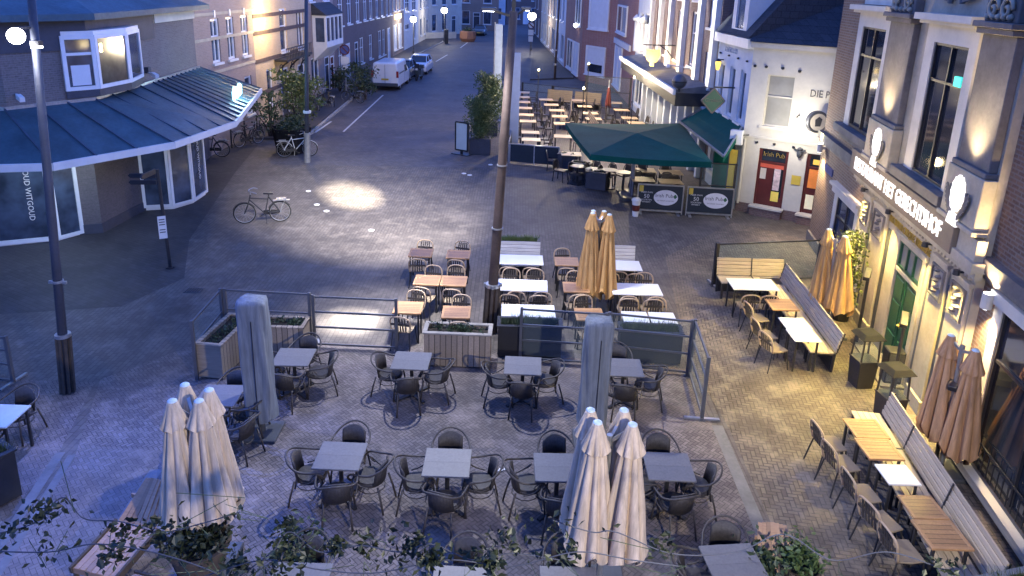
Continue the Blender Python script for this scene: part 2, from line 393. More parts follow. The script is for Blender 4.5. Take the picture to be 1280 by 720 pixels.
M['woodg'] = planks('grey worn tabletop', (.15,.145,.15), 1, .35, .12, .5, .004)
M['woodtrim'] = mat('oiled wood frame', (.39,.22,.105), .5, var=.2, scale=5)
M['slatwood'] = islandwood('bleached bench slats', (.50,.41,.30), .12)
M['slatwhite'] = islandwood('pale bench slats', (.56,.55,.56), .12)
M['loungewood'] = islandwood('warm lounger slats', (.34,.21,.13), .25)
M['whitetop'] = mat('white laminate', (.74,.74,.73), .35, var=.04, bmp=.02)
M['rattan'] = mat('dark brown rattan', (.045,.04,.04), .5, var=.35, scale=22, scale2=90, bmp=.8, spec=.4)
M['rattan_t'] = mat('brown wrapped rattan tube', (.05,.042,.038), .5, var=.3, scale=25, scale2=80, bmp=.5)
M['tanwood'] = mat('bent light wood', (.42,.31,.21), .5, var=.2, scale=6)
M['cream'] = mat('cream seat pad', (.23,.18,.125), .8, var=.1)
M['canvas_w'] = drape('cream parasol canvas', (.60,.48,.36))
M['canvas_o'] = drape('ochre parasol canvas', (.58,.34,.13))
M['canvas_p'] = drape('faded terracotta canvas', (.47,.27,.14))
M['canvas_grey'] = drape('grey parasol cover', (.17,.19,.22))
M['canvas_green'] = mat('green canopy canvas', (.006,.075,.062), .9, var=.15, scale=1.2, bmp=.1, spec=.1)
M['bluecap'] = mat('pale blue plastic cap', (.5,.62,.68), .45, var=.1)
M['soil'] = mat('planter soil', (.035,.028,.022), .95, var=.4, scale=12, bmp=.8)
M['leaf_d'] = leafmat('dark foliage', (.018,.035,.016), (.05,.075,.03))
M['leaf_m'] = leafmat('green foliage', (.035,.07,.02), (.09,.13,.04))
M['leaf_y'] = leafmat('yellow green foliage', (.07,.10,.02), (.17,.19,.05))
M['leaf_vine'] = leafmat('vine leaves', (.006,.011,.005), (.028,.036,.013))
M['bark'] = mat('bark', (.08,.06,.045), .9, var=.3, scale=8, bmp=.6)
M['tyre'] = mat('rubber', (.015,.015,.016), .8, var=.2)
M['door_green'] = mat('dark green door paint', (.018,.085,.045), .4, var=.15)
M['door_red'] = mat('dark red door', (.11,.02,.016), .45, var=.2)
M['navy'] = mat('navy banner cloth', (.012,.022,.035), .6, var=.15)
M['carwhite'] = mat('white car paint', (.72,.74,.76), .3, var=.03, bmp=0, coat=.5)
M['cardark'] = mat('dark car paint', (.06,.075,.08), .3, var=.1, bmp=0, coat=.5)
M['terracotta'] = mat('terracotta', (.36,.17,.1), .75, var=.2)
M['yellow'] = mat('yellow board', (.62,.45,.06), .6, var=.1)
M['signgreen'] = mat('green sign face', (.03,.13,.06), .5, var=.1)
M['textdark'] = mat('dark lettering', (.06,.06,.065), .7, var=.1)
M['teal'] = mat('teal door', (.05,.32,.33), .5)
E_ = {}
E_['cool'] = emitter('cool white lamp', (.85,.92,1), 14)
E_['white'] = emitter('white lamp', (1,.96,.88), 14)
E_['warm'] = emitter('warm lamp', (1,.78,.42), 9)
E_['yellow'] = emitter('yellow lit sign', (1,.66,.12), 1.8)
E_['letters'] = emitter('white lit lettering', (1,.95,.88), 1.1)
E_['cyan'] = emitter('cyan lit sign', (.45,.9,1), 4)
E_['exit'] = emitter('green exit sign', (.05,1,.7), .8)
E_['shop'] = emitter('lit interior poster', (1,.55,.15), .5)
E_['spotled'] = emitter('led lens', (.8,.85,1), 20)
# ------------------------------------------------------------------ ground
def sheet(name, poly, z, m, thick=None):
    mb = MB()
    if thick: mb.prism(poly, z-thick, z)
    else: mb.add([(x, y, z) for x, y in poly], [tuple(range(len(poly)))])
    o = mb.build(name, m); return struct(o)
g = MB(); g.quad((-420,-60,0),(420,-60,0),(420,700,0),(-420,700,0)); struct(g.build('ground', M['pav_street']))
sheet('road', [(-9.9,29.5),(-9.3,50),(-7.6,76),(-6.4,98),(-5,170),(2.2,170),(2.0,92),(1.0,60),(-.6,41),(-1.2,30)], .004, M['road'])
sheet('terrace_paving', [(-6.95,6),(-6.95,9.9),(-7.9,12.4),(-6.4,14.25),(3.6,13.95),(3.82,11.4),(3.72,6)], .004, M['pav_herr'])
sheet('terrace_paving', [(-14,6),(-14,12.3),(-7.95,12.3),(-7.25,9.9),(-7.0,6)], .004, M['pav_herr'])
sheet('pavement', [(3.98,6),(4.08,11.4),(3.9,13.9),(4.6,20),(7.6,23.5),(9.65,21.95),(9.0,14),(7.8,6)], .004, M['pav_right'])
sheet('pavement', [(-20,13),(-9.2,15.6),(-8.5,17.4),(-9.6,20.2),(-11.2,28.1),(-12,33),(-14,33),(-13,25),(-13.5,20),(-20,17)], .004, M['pav_walk'])
kb = MB(); kb.prism([(-10.6,34.2),(-10.45,36),(-11.0,50),(-10.9,76),(-9.9,95),(-9.4,140),(-14,140),(-13.6,34.2)], 0, .11); struct(kb.build('pavement', M['pav_walk']))
kb = MB()
kp = [(-10.42,34.2),(-10.3,36),(-10.85,50),(-10.75,76),(-9.75,95),(-9.25,140)]
for a, b in zip(kp, kp[1:]): kb.bar((a[0],a[1],.058),(b[0],b[1],.058),.16,.12)
struct(kb.build('kerb', M['kerb']))
kb = MB(); kb.prism([(1.2,60),(2.15,92),(2.3,150),(6.5,150),(5.6,92),(5.0,62)], 0, .1); struct(kb.build('pavement', M['pav_walk']))
b = MB()
def band(p, q, wd, z=.009):
    d = (Vector(q)-Vector(p)).normalized(); n_ = Vector((-d.y, d.x))*wd/2
    b.add([(p[0]-n_.x,p[1]-n_.y,z),(p[0]+n_.x,p[1]+n_.y,z),(q[0]+n_.x,q[1]+n_.y,z),(q[0]-n_.x,q[1]-n_.y,z)], [(0,1,2,3)])
band((3.88,11.5),(3.78,6),.2); band((-7.3,10.15),(-6.7,7.2),.15); band((-7.08,10.1),(-6.5,7.2),.12); band((-5.55,9.8),(-5.35,6.8),.2)
struct(b.build('paving_band', M['bandstone']))
b = MB()
band((-10.2,36.3),(-10.15,39.4),.12); band((-8.85,36.7),(-9.1,49.5),.1); band((-7.95,72.2),(-7.5,79.5),.14); band((-6.8,88.5),(-6.5,97),.14)
band((-8.6,55),(-8.05,70),.07)
struct(b.build('road_marking', M['paint']))
# small kerb wall in the far street, end planting
# litter and studs
def G(x, y, z=0):
    v = d0 + cr*((x-640)/900) - cu_*((y-238)/900); t = (z-7.65)/v.z; return (v.x*t, v.y*t, z)
dc = thing('drain_cover', 'small dark iron drain cover in the paving left of the fence corner', 'drain cover', G(242,363))
b = MB(); b.box(-.2,.2,-.15,.15,.0045,.012); b.build('rim', M['dkgrey'], dc)
b = MB()
for k in range(6): b.box(-.17+k*.06,-.135+k*.06,-.12,.12,.0125,.018)
b.build('grate', M['black'], dc)
for k, (x, y) in enumerate([(-.02,10.05)]):
    l_ = MB(); l_.add([(-.07,-.03,.012),(0,-.05,.03),(.02,.01,.014),(-.04,.04,.02),(.07,-.01,.018),(.09,.04,.012),(.04,.06,.016)], [(0,1,2,3),(2,4,5,6)])
    o = l_.build('paper_scrap', M['white']); o.location = (x, y, 0); tag(o, 'crumpled white paper scrap lying on the herringbone paving', 'litter')
SP = [(( 385.5,239),'pale paving stud just left of the light pool'),((396,256),'pale paving stud below and left of the light pool'),((408,264),'pale paving stud nearest the parked bicycle'),((464,288),'pale paving stud below the light pool'),((580,217),'left one of two pale studs before the advertising board'),((587,219),'right one of two pale studs before the advertising board'),((613,206),'pale stud beside the old mast and planters')]
sg = {}
def G(x, y, z=0):
    v = d0 + cr*((x-640)/900) - cu_*((y-238)/900); t = (z-7.65)/v.z; return (v.x*t, v.y*t, z)
for (px, lb) in SP:
    s_ = MB(); s_.lathe([(.1,0),(.1,.015),(.07,.022)], 10); o = s_.build('paving_stud', M['white']); o.location = G(*px); tag(o, lb, 'stud', 'pale studs in the street paving')
# ------------------------------------------------------------------ facade helpers
def bld(name, label, A, B, cat='building', group=None):
    t = Vector((B[0]-A[0], B[1]-A[1])); r = thing(name, label, cat, (A[0], A[1], 0), atan2(t.y, t.x), group); return r, t.length
def wgrid(mb, x0, x1, z0, z1, ops, y=0, rev=.16):
    xs = sorted({x0, x1, *[o[0] for o in ops], *[o[2] for o in ops]}); zs = sorted({z0, z1, *[o[1] for o in ops], *[o[3] for o in ops]})
    xs = [x for x in xs if x0 <= x <= x1]; zs = [z for z in zs if z0 <= z <= z1]
    for a, b_ in zip(xs, xs[1:]):
        for c, d in zip(zs, zs[1:]):
            mx, mz = (a+b_)/2, (c+d)/2
            if any(o[0] < mx < o[2] and o[1] < mz < o[3] for o in ops): continue
            mb.add([(a,y,c),(b_,y,c),(b_,y,d),(a,y,d)], [(0,1,2,3)])
    for (a, c, b_, d) in [o[:4] for o in ops]:
        mb.add([(a,y,c),(a,y+rev,c),(a,y+rev,d),(a,y,d)], [(0,1,2,3)]); mb.add([(b_,y,c),(b_,y+rev,c),(b_,y+rev,d),(b_,y,d)], [(0,1,2,3)])
        mb.add([(a,y,c),(b_,y,c),(b_,y+rev,c),(a,y+rev,c)], [(0,1,2,3)]); mb.add([(a,y,d),(b_,y,d),(b_,y+rev,d),(a,y+rev,d)], [(0,1,2,3)])
    return mb
def body(mb, x0, x1, z0, z1, dep, y=0):      # side walls, back and top behind a facade
    mb.add([(x0,y,z0),(x0,y+dep,z0),(x0,y+dep,z1),(x0,y,z1)], [(0,1,2,3)]); mb.add([(x1,y,z0),(x1,y+dep,z0),(x1,y+dep,z1),(x1,y,z1)], [(0,1,2,3)])
    mb.add([(x0,y+dep,z0),(x1,y+dep,z0),(x1,y+dep,z1),(x0,y+dep,z1)], [(0,1,2,3)]); mb.add([(x0,y,z1),(x1,y,z1),(x1,y+dep,z1),(x0,y+dep,z1)], [(0,1,2,3)])
    return mb
def win(root, x0, z0, x1, z1, fm=None, gm=None, nx=1, rows=(1,), y=.13, fw=.07, sill=None, name='window', sd=.1, pname='pane', mw=.05):
    fm = fm or M['whitew']; gm = gm or M['glass']
    f = MB(); t = .07
    f.box(x0, x0+fw, y-t, y, z0, z1); f.box(x1-fw, x1, y-t, y, z0, z1); f.box(x0+fw, x1-fw, y-t, y, z0, z0+fw); f.box(x0+fw, x1-fw, y-t, y, z1-fw, z1)
    W_ = x1-x0-2*fw; Hh = z1-z0-2*fw
    for i in range(1, nx): f.box(x0+fw+W_*i/nx-mw/2, x0+fw+W_*i/nx+mw/2, y-t+.004, y, z0+fw, z1-fw)
    tot = sum(rows); acc = 0
    for r in rows[:-1]:
        acc += r; zz = z0+fw+Hh*acc/tot; f.box(x0+fw, x1-fw, y-t+.008, y-.002, zz-mw/2, zz+mw/2)
    o = f.build(name, fm, root)
    p = MB(); p.box(x0+fw*.5, x1-fw*.5, y-.02, y-.012, z0+fw*.5, z1-fw*.5); p.build(pname, gm, o)
    if sill: s = MB(); s.box(x0-.08, x1+.08, -sd, y-t-.003, z0-.1, z0-.003); s.build('sill', sill, o)
    return o
def each(root, name, m, fn, items, **k):
    for it in items: part(root, name, m, lambda b: fn(b, it), **k)
def part(root, name, m, fn, bevel=0, smooth=False):
    b = MB(); fn(b); return b.build(name, m, root, bevel=bevel, smooth=smooth)
# ------------------------------------------------------------------ old courthouse on the right
CT = (-.154, -.988)
ch, _ = bld('courthouse', 'old brick courthouse with pale stone centrepiece and lit sign on the right of the square', (9.6, 22), (9.6+CT[0], 22+CT[1]))
ops_l = [(2.35,4.2,4.2,6.85),(2.5,.35,4.3,2.25)]
b = wgrid(MB(), 0, 5.0, 0, 9.5, ops_l, 0, .2); ops_r = [(11.75,.3,14.3,3.0)]
wgrid(b, 10.98, 18, 0, 9.5, ops_r, 0, .25); body(b, 0, 18, 0, 9.5, 9); b.build('wall', M['brick_court'], ch)
ops_s = [(7.55,4.2,9.1,6.8),(7.6,0.02,9.0,2.68)]
b = wgrid(MB(), 5.0, 10.98, 0, 9.5, ops_s, -.14, .34); body(b, 5.0, 10.98, 0, 9.49, .3, -.14); b.build('stone_front', M['stone'], ch)
each(ch, 'plinth', M['stone_d'], lambda b, q: b.box(q[0],q[1],-.07,-.001,0,q[2]), ((0,5.0,.34),(11,18,.26)))
each(ch, 'string_course', M['stone_d'], lambda b, q: (b.box(q[0],q[1],-.16,-.002,3.36,3.58), b.box(q[0]+.03,q[1],-.1,-.002,3.24,3.357)), ((-.08,4.25),(10.98,18)))
# upper windows
def tall_window(x0, x1, z0, z1, y0, ow):
    o = win(ch, x0, z0, x1, z1, M['black'], M['glass'], 2, (3,1.1), y=y0+.06, fw=.05)
    part(o, 'frame', M['creampaint'], lambda b: (b.box(x0-ow,x0,y0-.04,y0+.04,z0-.02,z1+.002), b.box(x1,x1+ow*.8,y0-.04,y0+.04,z0-.02,z1+.002), b.box(x0-ow,x1+ow*.8,y0-.042,y0+.04,z1+.002,z1+.42)))
    part(o, 'cornice', M['creampaint'], lambda b: (b.box(x0-ow-.16,x1+ow*.8+.16,y0-.3,y0-.01,z1+.42,z1+.55), b.box(x0-ow-.08,x1+ow*.8+.08,y0-.2,y0-.01,z1+.35,z1+.419)))
    part(o, 'sill', M['stone_d'], lambda b: (b.box(x0-ow-.15,x1+ow*.8+.15,y0-.26,y0-.012,z0-.22,z0-.022), b.box(x0-ow+.02,x1+ow*.8,y0-.12,y0-.011,z0-.4,z0-.221)), bevel=.01)
    return o
tall_window(2.35, 4.2, 4.2, 6.85, 0, .42); w2 = tall_window(7.55, 9.1, 4.2, 6.8, -.14, .42)
part(ch, 'frieze', M['creampaint'], lambda b: (b.box(2.2,4.4,-.05,-.002,7.42,8.2)))
part(ch, 'exit_sign', E_['exit'], lambda b: b.box(8.7,9.0,-.16,-.1,6.08,6.26))
# upper pilasters and pedestals
for i, (a, c) in enumerate(((5.15, 6.62), (9.75, 10.9))):
    part(ch, 'pilaster', M['stone_d'], lambda b: (b.box(a,c,-.28,-.141,4.95,7.1), b.box(a-.06,c+.06,-.34,-.141,4.86,4.949), b.box(a-.05,c+.05,-.38,-.141,7.1,7.2), b.box(a-.1,c+.1,-.44,-.141,7.2,7.3), b.box(a+.02,c-.02,-.32,-.141,7.3,7.75)), bevel=.012)
    pd = part(ch, 'pedestal', M['stone'], lambda b: (b.box(a-.1,c+.1,-.36,-.141,3.99,4.85), b.box(a-.14,c+.14,-.4,-.141,3.9,3.985)), bevel=.012)
    def capcarve(b):
        for s_ in (a+.35, c-.35):
            b.tube([(s_+.2*cos(t*.7)*(1-t/14), -.36, 7.5+.2*sin(t*.7)*(1-t/14)) for t in range(13)], .035, 5)
        for q in range(5): b.lathe([(.001,-.06),(.05,-.03),(.06,.0),(.05,.03),(.001,.06)], 6, (a+.2+q*(c-a-.4)/4, -.35, 7.38))
    part(ch, 'capital', M['stone'], capcarve, smooth=True)
    cx = 5.95 if i == 0 else 10.28
    cr_ = thing('crest_lamp', ['lit oval crest lamp above the left end of the restaurant sign','lit oval crest lamp above the right end of the restaurant sign'][i], 'lamp')
    cr_.location = ch.matrix_basis @ Vector((cx, -.39, 4.38)); cr_.rotation_euler = ch.rotation_euler; cr_['group'] = 'crest lamps on the courthouse'
    b = MB(); n = 26
    b.prismy([(.21*cos(2*pi*k/n)*(1+.09*(k % 2)), .30*sin(2*pi*k/n)*(1+.09*(k % 2))+.05) for k in range(n)], -.03, .02)
    b.prismy([(-.13,-.30),(.13,-.30),(.19,-.5),(-.19,-.5)], -.03, .02); b.build('crest_plate', E_['letters'], cr_)
    def wreath(b):
        for s_ in (-1, 1):
            b.tube([(s_*(.05+.28*sin(t*.25)), .0, -.42+.07*t) for t in range(9)], .025, 5)
            for t in range(1, 8): b.cbox((s_*(.12+.28*sin(t*.25)), -.01, -.40+.07*t), (.13,.02,.05), ry=s_*-.6)
    part(cr_, 'wreath', M['stone_d'], wreath)
# carved panel over window two (rays)
def rays(b):
    for k in range(9):
        a = pi*(k+.5)/9; b.bar((8.3+.28*cos(a),-.22,7.55+.25*sin(a)), (8.3+.85*cos(a),-.22,7.55+.75*sin(a)), .05)
    b.tube([(8.3+.26*cos(pi*k/10), -.22, 7.55+.26*sin(pi*k/10)) for k in range(11)], .05, 6)
part(ch, 'carved_relief', M['stone_d'], rays)
# cornice with dentils, sign
def corn(b):
    b.box(4.3,11.15,-.26,-.141,3.2,3.33); b.box(4.4,11.05,-.2,-.1405,3.12,3.199); b.box(10.4,11.2,-.36,-.1408,3.334,3.5); b.box(10.42,11.1,-.3,-.1406,3.505,3.86)
    x = 4.45
    while x < 11: b.box(x,x+.07,-.24,-.201,3.13,3.197); x += .15
part(ch, 'cornice', M['stone'], corn)
sg_ = thing('restaurant_sign', 'long white sign board with glowing letters across the courthouse front', 'sign'); sg_.matrix_basis = ch.matrix_basis.copy()
part(sg_, 'sign_board', M['cream'], lambda b: b.box(4.25,10.38,-.38,-.27,3.36,3.93), bevel=.01)
text('RESTAURANT HET GERECHTSHOF', .44, sg_, (7.3,-.395,3.5), (pi/2,0,0), E_['letters'], .012, align='CENTER', sx=.78, bold=.004)
text('IUS SUUM CUIQUE TRIBUERE', .21, ch, (8.0,-.152,2.86), (pi/2,0,0), M['gild'], .012, name='inscription', align='CENTER', sx=.85, bold=.003)
for s in (5.2,6.6,8.0,9.4): light('sign_fill', 'POINT', ch.matrix_basis @ Vector((s,-1.45,3.9)), 34, (1,.78,.38), .1)  # added fill lamps without fittings, brightening sign board and window frames
# lower pilaster strips, carved panels, shadow joints
def strip(b, q):
    a, c = q
    b.box(a,c,-.2,-.1412,.3,2.98); b.box(a-.04,c+.04,-.24,-.1413,0,.299)
    b.box(a-.03,c+.03,-.24,-.1414,2.981,3.06)
each(ch, 'pilaster', M['stone'], strip, ((5.1,5.7),(5.95,6.85),(9.45,10.1),(10.3,10.95)), bevel=.01)
each(ch, 'pipe_and_shadow_joint', M['dkgrey'], lambda b, x: b.box(x-.07,x+.07,-.165,-.1416,.0,2.7), (5.83, 6.98, 9.36, 10.2))  # dark strips put in for the shaded gaps between pilasters
def carv(b, q):
    for a, c in (q,):
        b.box(a,a+.04,-.24,-.2005,2.3,2.9); b.box(c-.04,c,-.24,-.2005,2.3,2.9); b.box(a+.041,c-.041,-.24,-.2005,2.86,2.9); b.box(a+.041,c-.041,-.24,-.2005,2.3,2.34)
        m_ = (a+c)/2
        for k in range(5): b.lathe([(.001,-.05),(.07,-.02),(.08,.01),(.001,.05)], 7, (m_+(.05 if k % 2 else -.05), -.21, 2.42+.1*k))
each(ch, 'carved_panel', M['stone_d'], carv, ((5.17,5.63),(6.05,6.75),(9.5,10.05),(10.35,10.9)))
# main door with transom
def door_frame(b):
    for a, c in ((7.5,7.68),(8.92,9.1)): b.box(a,c,-.17,.02,0,2.72)
    b.box(7.45,9.15,-.21,.02,2.72,2.84); b.box(7.681,8.919,-.16,.05,2.02,2.12)
dr = part(ch, 'door', M['door_green'], lambda b: ([b.box(x, x+.605, -.12, -.07, .06, 2.02) for x in (7.69, 8.305)], [b.box(x, x+.42, -.145, -.121, z, z+h) for x in (7.78, 8.4) for z, h in ((.2,.5),(.8,.6),(1.5,.42))], b.box(8.28,8.32,-.15,-.1205,.06,2.02)), bevel=.008)
part(dr, 'handle', M['gild'], lambda b: (b.lathe([(.001,-.04),(.04,0),(.001,.04)], 8, (8.4,-.18,1.05)), b.box(8.38,8.42,-.16,-.146,.98,1.12)))
part(ch, 'door_frame', M['stone'], door_frame, bevel=.01)
win(ch, 7.69, 2.13, 8.91, 2.7, M['door_green'], M['glass_g'], 3, (1,), y=-.08, fw=.05, name='transom_window')
part(ch, 'doorstep', M['stone_d'], lambda b: b.box(7.4,9.2,-.6,-.145,0,.05))
# side and big right window
o = win(ch, 2.5, .35, 4.3, 2.25, M['black'], M['glass_b'], 2, (2.2,1), y=.05, fw=.06)
part(o, 'frame', M['creampaint'], lambda b: (b.box(2.2,2.5,-.04,.03,.3,2.25), b.box(4.3,4.55,-.08,.03,.3,2.25), b.box(2.14,4.6,-.12,.03,2.251,2.45), b.box(2.08,4.66,-.2,.03,2.451,2.53)))
o = win(ch, 11.75, .3, 14.3, 3.0, M['black'], M['glass'], 2, (2.2,1), y=.05, fw=.06)
part(o, 'frame', M['creampaint'], lambda b: (b.box(11.5,11.75,-.04,.03,.28,3.0), b.box(14.3,14.6,-.08,.03,.28,3.0), b.box(11.45,14.65,-.12,.03,3.001,3.2)))
part(o, 'sill', M['creampaint'], lambda b: b.box(11.4,14.7,-.22,-.072,.14,.278))
def grille(b):
    for k in range(15): b.bar((11.9+k*.16, -.06, .34), (11.9+k*.16, -.06, .75), .014)
    b.bar((11.85,-.06,.75),(14.2,-.06,.75),.025)
part(o, 'grille', M['black'], grille)
# up-down wall lights
def wall_light(s, z, y, label):
    r = thing('wall_light', label, 'wall light'); r.location = ch.matrix_basis @ Vector((s, y-.17, z)); r.rotation_euler = ch.rotation_euler; r['group'] = 'up and down wall lights on the courthouse'
    part(r, 'lamp_body', M['creampaint'], lambda b: (b.lathe([(.075,-.13),(.085,-.12),(.085,.12),(.075,.13)], 12), b.box(-.03,.03,.08,.17,-.04,.04)))
    part(r, 'lens', E_['white'], lambda b: (b.lathe([(.07,.131),(.06,.137)], 12), b.lathe([(.07,-.131),(.06,-.137)], 12)))
    mw = r.matrix_basis
    for sgn, pw in ((1, WL_UP), (-1, WL_DN)):
        p = mw @ Vector((0, -.02, sgn*.16)); light('wall_light_beam', 'SPOT', p, pw, (1,.72,.36), .05, mw @ Vector((0, .14, sgn*2.0)), 95, .8)
wall_light(.45, 3.12, 0, 'up and down wall light glowing at the far corner of the courthouse')
wall_light(4.62, 4.0, 0, 'slim wall light between the first upper window and the pilaster')
wall_light(11.5, 3.0, 0, 'up and down wall light on the brick right of the stone front')
for s in (5.9, 10.35):
    light('crest_uplight', 'SPOT', ch.matrix_basis @ Vector((s,-.62,4.8)), 420, (1,.78,.46), .06, ch.matrix_basis @ Vector((s,-.2,7.2)), 84, .9)
# lamps under the cornice washing the entrance
for s in (5.4, 7.2, 9.3, 10.7):
    ul = thing('downlight', ['first','second','third','fourth'][[5.4,7.2,9.3,10.7].index(s)] + ' small downlight from the far end under the courthouse cornice', 'downlight', ch.matrix_basis @ Vector((s,-.34,3.2)), ch.rotation_euler.z, 'downlights under the courthouse cornice')
    part(ul, 'lamp_body', M['black'], lambda b: (b.lathe([(.05,-.0),(.06,-.09)], 10), b.box(-.02,.02,.0,.12,-.05,-.02)))
    part(ul, 'lens', E_['warm'], lambda b: b.lathe([(.045,-.091),(.03,-.094)], 10))
    light('downlight_beam', 'SPOT', ch.matrix_basis @ Vector((s,-.42,3.08)), WASH, (1,.74,.2), .08, ch.matrix_basis @ Vector((s,-1.5,0)), 120, .9)
# street name plate on corner
part(ch, 'street_name_plate', mat('street sign blue', (.02,.05,.2), .4), lambda b: b.box(.75,1.6,-.03,-.002,2.5,2.72))
# ------------------------------------------------------------------ white pub
pb, L_ = bld('corner_pub', 'white rendered pub with slate roof and red door beside the courthouse', (8.11,25.07), (10.24,23.64))
ops = [(.6,3.2,1.5,4.95),(.62,.35,1.62,2.4),(2.22,.35,2.95,2.45)]
b = wgrid(MB(), 0, 4.2, 0, 6.0, ops, 0, .16); body(b, 0, 4.2, 0, 6.0, 7); b.build('wall', M['offwhite'], pb)
part(pb, 'plinth', M['brick_dark'], lambda b: (b.box(.02,.58,-.05,-.002,0,.34), b.box(.581,1.66,-.25,-.002,0,.30), b.box(1.661,2.2,-.05,-.002,0,.34), b.box(2.201,3.0,-.25,-.002,0,.3), b.box(3.001,4.2,-.05,-.002,0,.34)))
part(pb, 'cornice', M['offwhite'], lambda b: (b.box(-.06,4.2,-.14,-.002,5.82,6.0), b.box(-.02,4.2,-.05,-.002,2.72,2.8)))
rf = part(pb, 'roof', M['slate'], lambda b: b.prismx([(-.22,6.02),(5,9.6),(9,6.02)], -.1, 4.4))
win(pb, .6, 3.2, 1.5, 4.95, M['offwhite'], M['glass_g'], 1, (1.4,1), fw=.04, sill=M['offwhite'])
def pubdoor(x0, x1, z0, z1, tx):
    d = part(pb, 'door', M['door_red'], lambda b: (b.box(x0,x1,.1,.14,z0,z1), b.box(x0,x0+.06,.06,.099,z0,z1), b.box(x1-.06,x1,.06,.099,z0,z1), b.box(x0,x1,.055,.098,z1-.52,z1-.46)))
    part(d, 'pane', M['glass'], lambda b: b.box(x0+.1,x1-.1,.09,.0985,z1-.44,z1-.06))
    if tx:
        text('Irish Pub', .22, d, ((x0+x1)/2,.085,z1-.27), (pi/2,0,0), M['gild'], .006, align='CENTER', sx=.95)
        part(d, 'pane', M['glass'], lambda b: b.box(x0+.55,x1-.12,.085,.0984,z0+.35,z1-.6))
    return d
d = pubdoor(.62, 1.62, .35, 2.4, True)
part(d, 'poster', mat('red poster', (.45,.06,.04), .6, emit=(1,.3,.12), es=.12), lambda b: b.box(.7,1.5,.078,.084,1.72,1.86))
part(d, 'notice', M['creampaint'], lambda b: b.box(.72,.92,.08,.0975,1.3,1.68))
part(d, 'poster', mat('pale poster', (.6,.45,.45), .6, var=.5, scale=9, emit=(1,.8,.7), es=.12), lambda b: b.box(1.2,1.42,.07,.083,.95,1.72))
part(d, 'poster', mat('yellow poster', (.7,.5,.08), .6, emit=(1,.8,.2), es=.25), lambda b: b.box(1.18,1.44,.07,.083,.55,.9))
d = pubdoor(2.22, 2.95, .35, 2.45, False)
part(d, 'poster', mat('orange poster', (.6,.18,.04), .6, emit=(1,.3,.05), es=.35), lambda b: b.box(2.34,2.78,.07,.0975,1.25,1.9))
part(d, 'poster', mat('amber poster', (.7,.4,.06), .6, emit=(1,.6,.1), es=.6), lambda b: b.box(2.42,2.75,.07,.0975,2.08,2.25))
part(d, 'poster', mat('bright notice', (.7,.6,.4), .6, emit=(1,.9,.6), es=.4), lambda b: b.box(2.34,2.6,.07,.0975,.5,1.0))
each(pb, 'doorstep', M['offwhite'], lambda b, q: b.box(q[0],q[1],-.3,-.002,.302,.36), ((.55,1.7),(2.15,3.0)))
part(pb, 'plaque', M['yellow'], lambda b: b.box(1.82,2.12,-.03,-.002,1.3,1.62))
part(pb, 'pipe_and_shadow_joint', M['offwhite'], lambda b: b.tube([(.1,-.07,.3),(.1,-.07,2.65)], .045, 8))
each(pb, 'wall_anchor', M['black'], lambda b, q: b.lathe([(.001,-.05),(.05,-.03),(.05,.03),(.001,.05)], 7, (q[0],-.03,q[1])), ((.5,5.2),(1.05,5.2),(1.6,5.15),(.5,2.58),(1.1,2.6),(1.75,2.58),(.12,5.2)))
text('DIE PORT', .34, pb, (2.02,-.012,4.35), (pi/2,0,0), M['stone_d'], .012, sx=.8)
sgn = thing('round_sign', 'round drum sign projecting from the white pub wall under the painted letters', 'sign', pb.matrix_basis @ Vector((2.45,-.45,3.62)), radians(-84))
part(sgn, 'sign_drum', M['grey'], lambda b: b.prismx([(.36*cos(2*pi*k/24), .36*sin(2*pi*k/24)) for k in range(24)], -.09, .09), bevel=.01)
part(sgn, 'sign_face', M['creampaint'], lambda b: [b.prismx([(.28*cos(2*pi*k/24), .28*sin(2*pi*k/24)) for k in range(24)], x, x+.006) for x in (-.098, .092)])
part(sgn, 'emblem', M['textdark'], lambda b: [b.prismx([(-.1,-.14),(.08,-.14),(.12,.1),(.0,.18),(-.12,.08)], x, x+.003) for x in (-.104, .1)])
part(sgn, 'bracket', M['black'], lambda b: b.bar((0,.36,0),(0,.45,0),.06))
pl = thing('wall_lamp', 'dazzling white wall lamp beside the upper window of the white pub', 'lamp', pb.matrix_basis @ Vector((1.78,-.3,3.45)), pb.rotation_euler.z)
part(pl, 'globe', E_['white'], lambda b: b.lathe([(.001,-.17),(.1,-.14),(.17,-.04),(.17,.04),(.1,.14),(.001,.17)], 14), smooth=True)
part(pl, 'bracket', M['black'], lambda b: (b.bar((0,.3,.24),(0,0,.24),.04), b.bar((0,0,.25),(0,0,.16),.05)))
light('pub_lamp', 'POINT', pb.matrix_basis @ Vector((1.75,-1.5,3.4)), 210, (1,.93,.78), .17)
fl = thing('wall_ornament', 'small dark iron ornament on the white wall between the two pub doors', 'ornament', pb.matrix_basis @ Vector((1.98,-.1,2.45)), pb.rotation_euler.z)
def orn(b):
    b.lathe([(.001,-.2),(.06,-.16),(.1,-.04),(.07,.08),(.11,.12),(.001,.2)], 8)
    for s_ in (-1,1): b.bar((0,0,0),(s_*.18,0,.1),.06)
fl_ = part(fl, 'figure', M['dkgrey'], orn); part(fl, 'bracket', M['black'], lambda b: b.bar((0,.1,-.05),(0,0,-.05),.05))
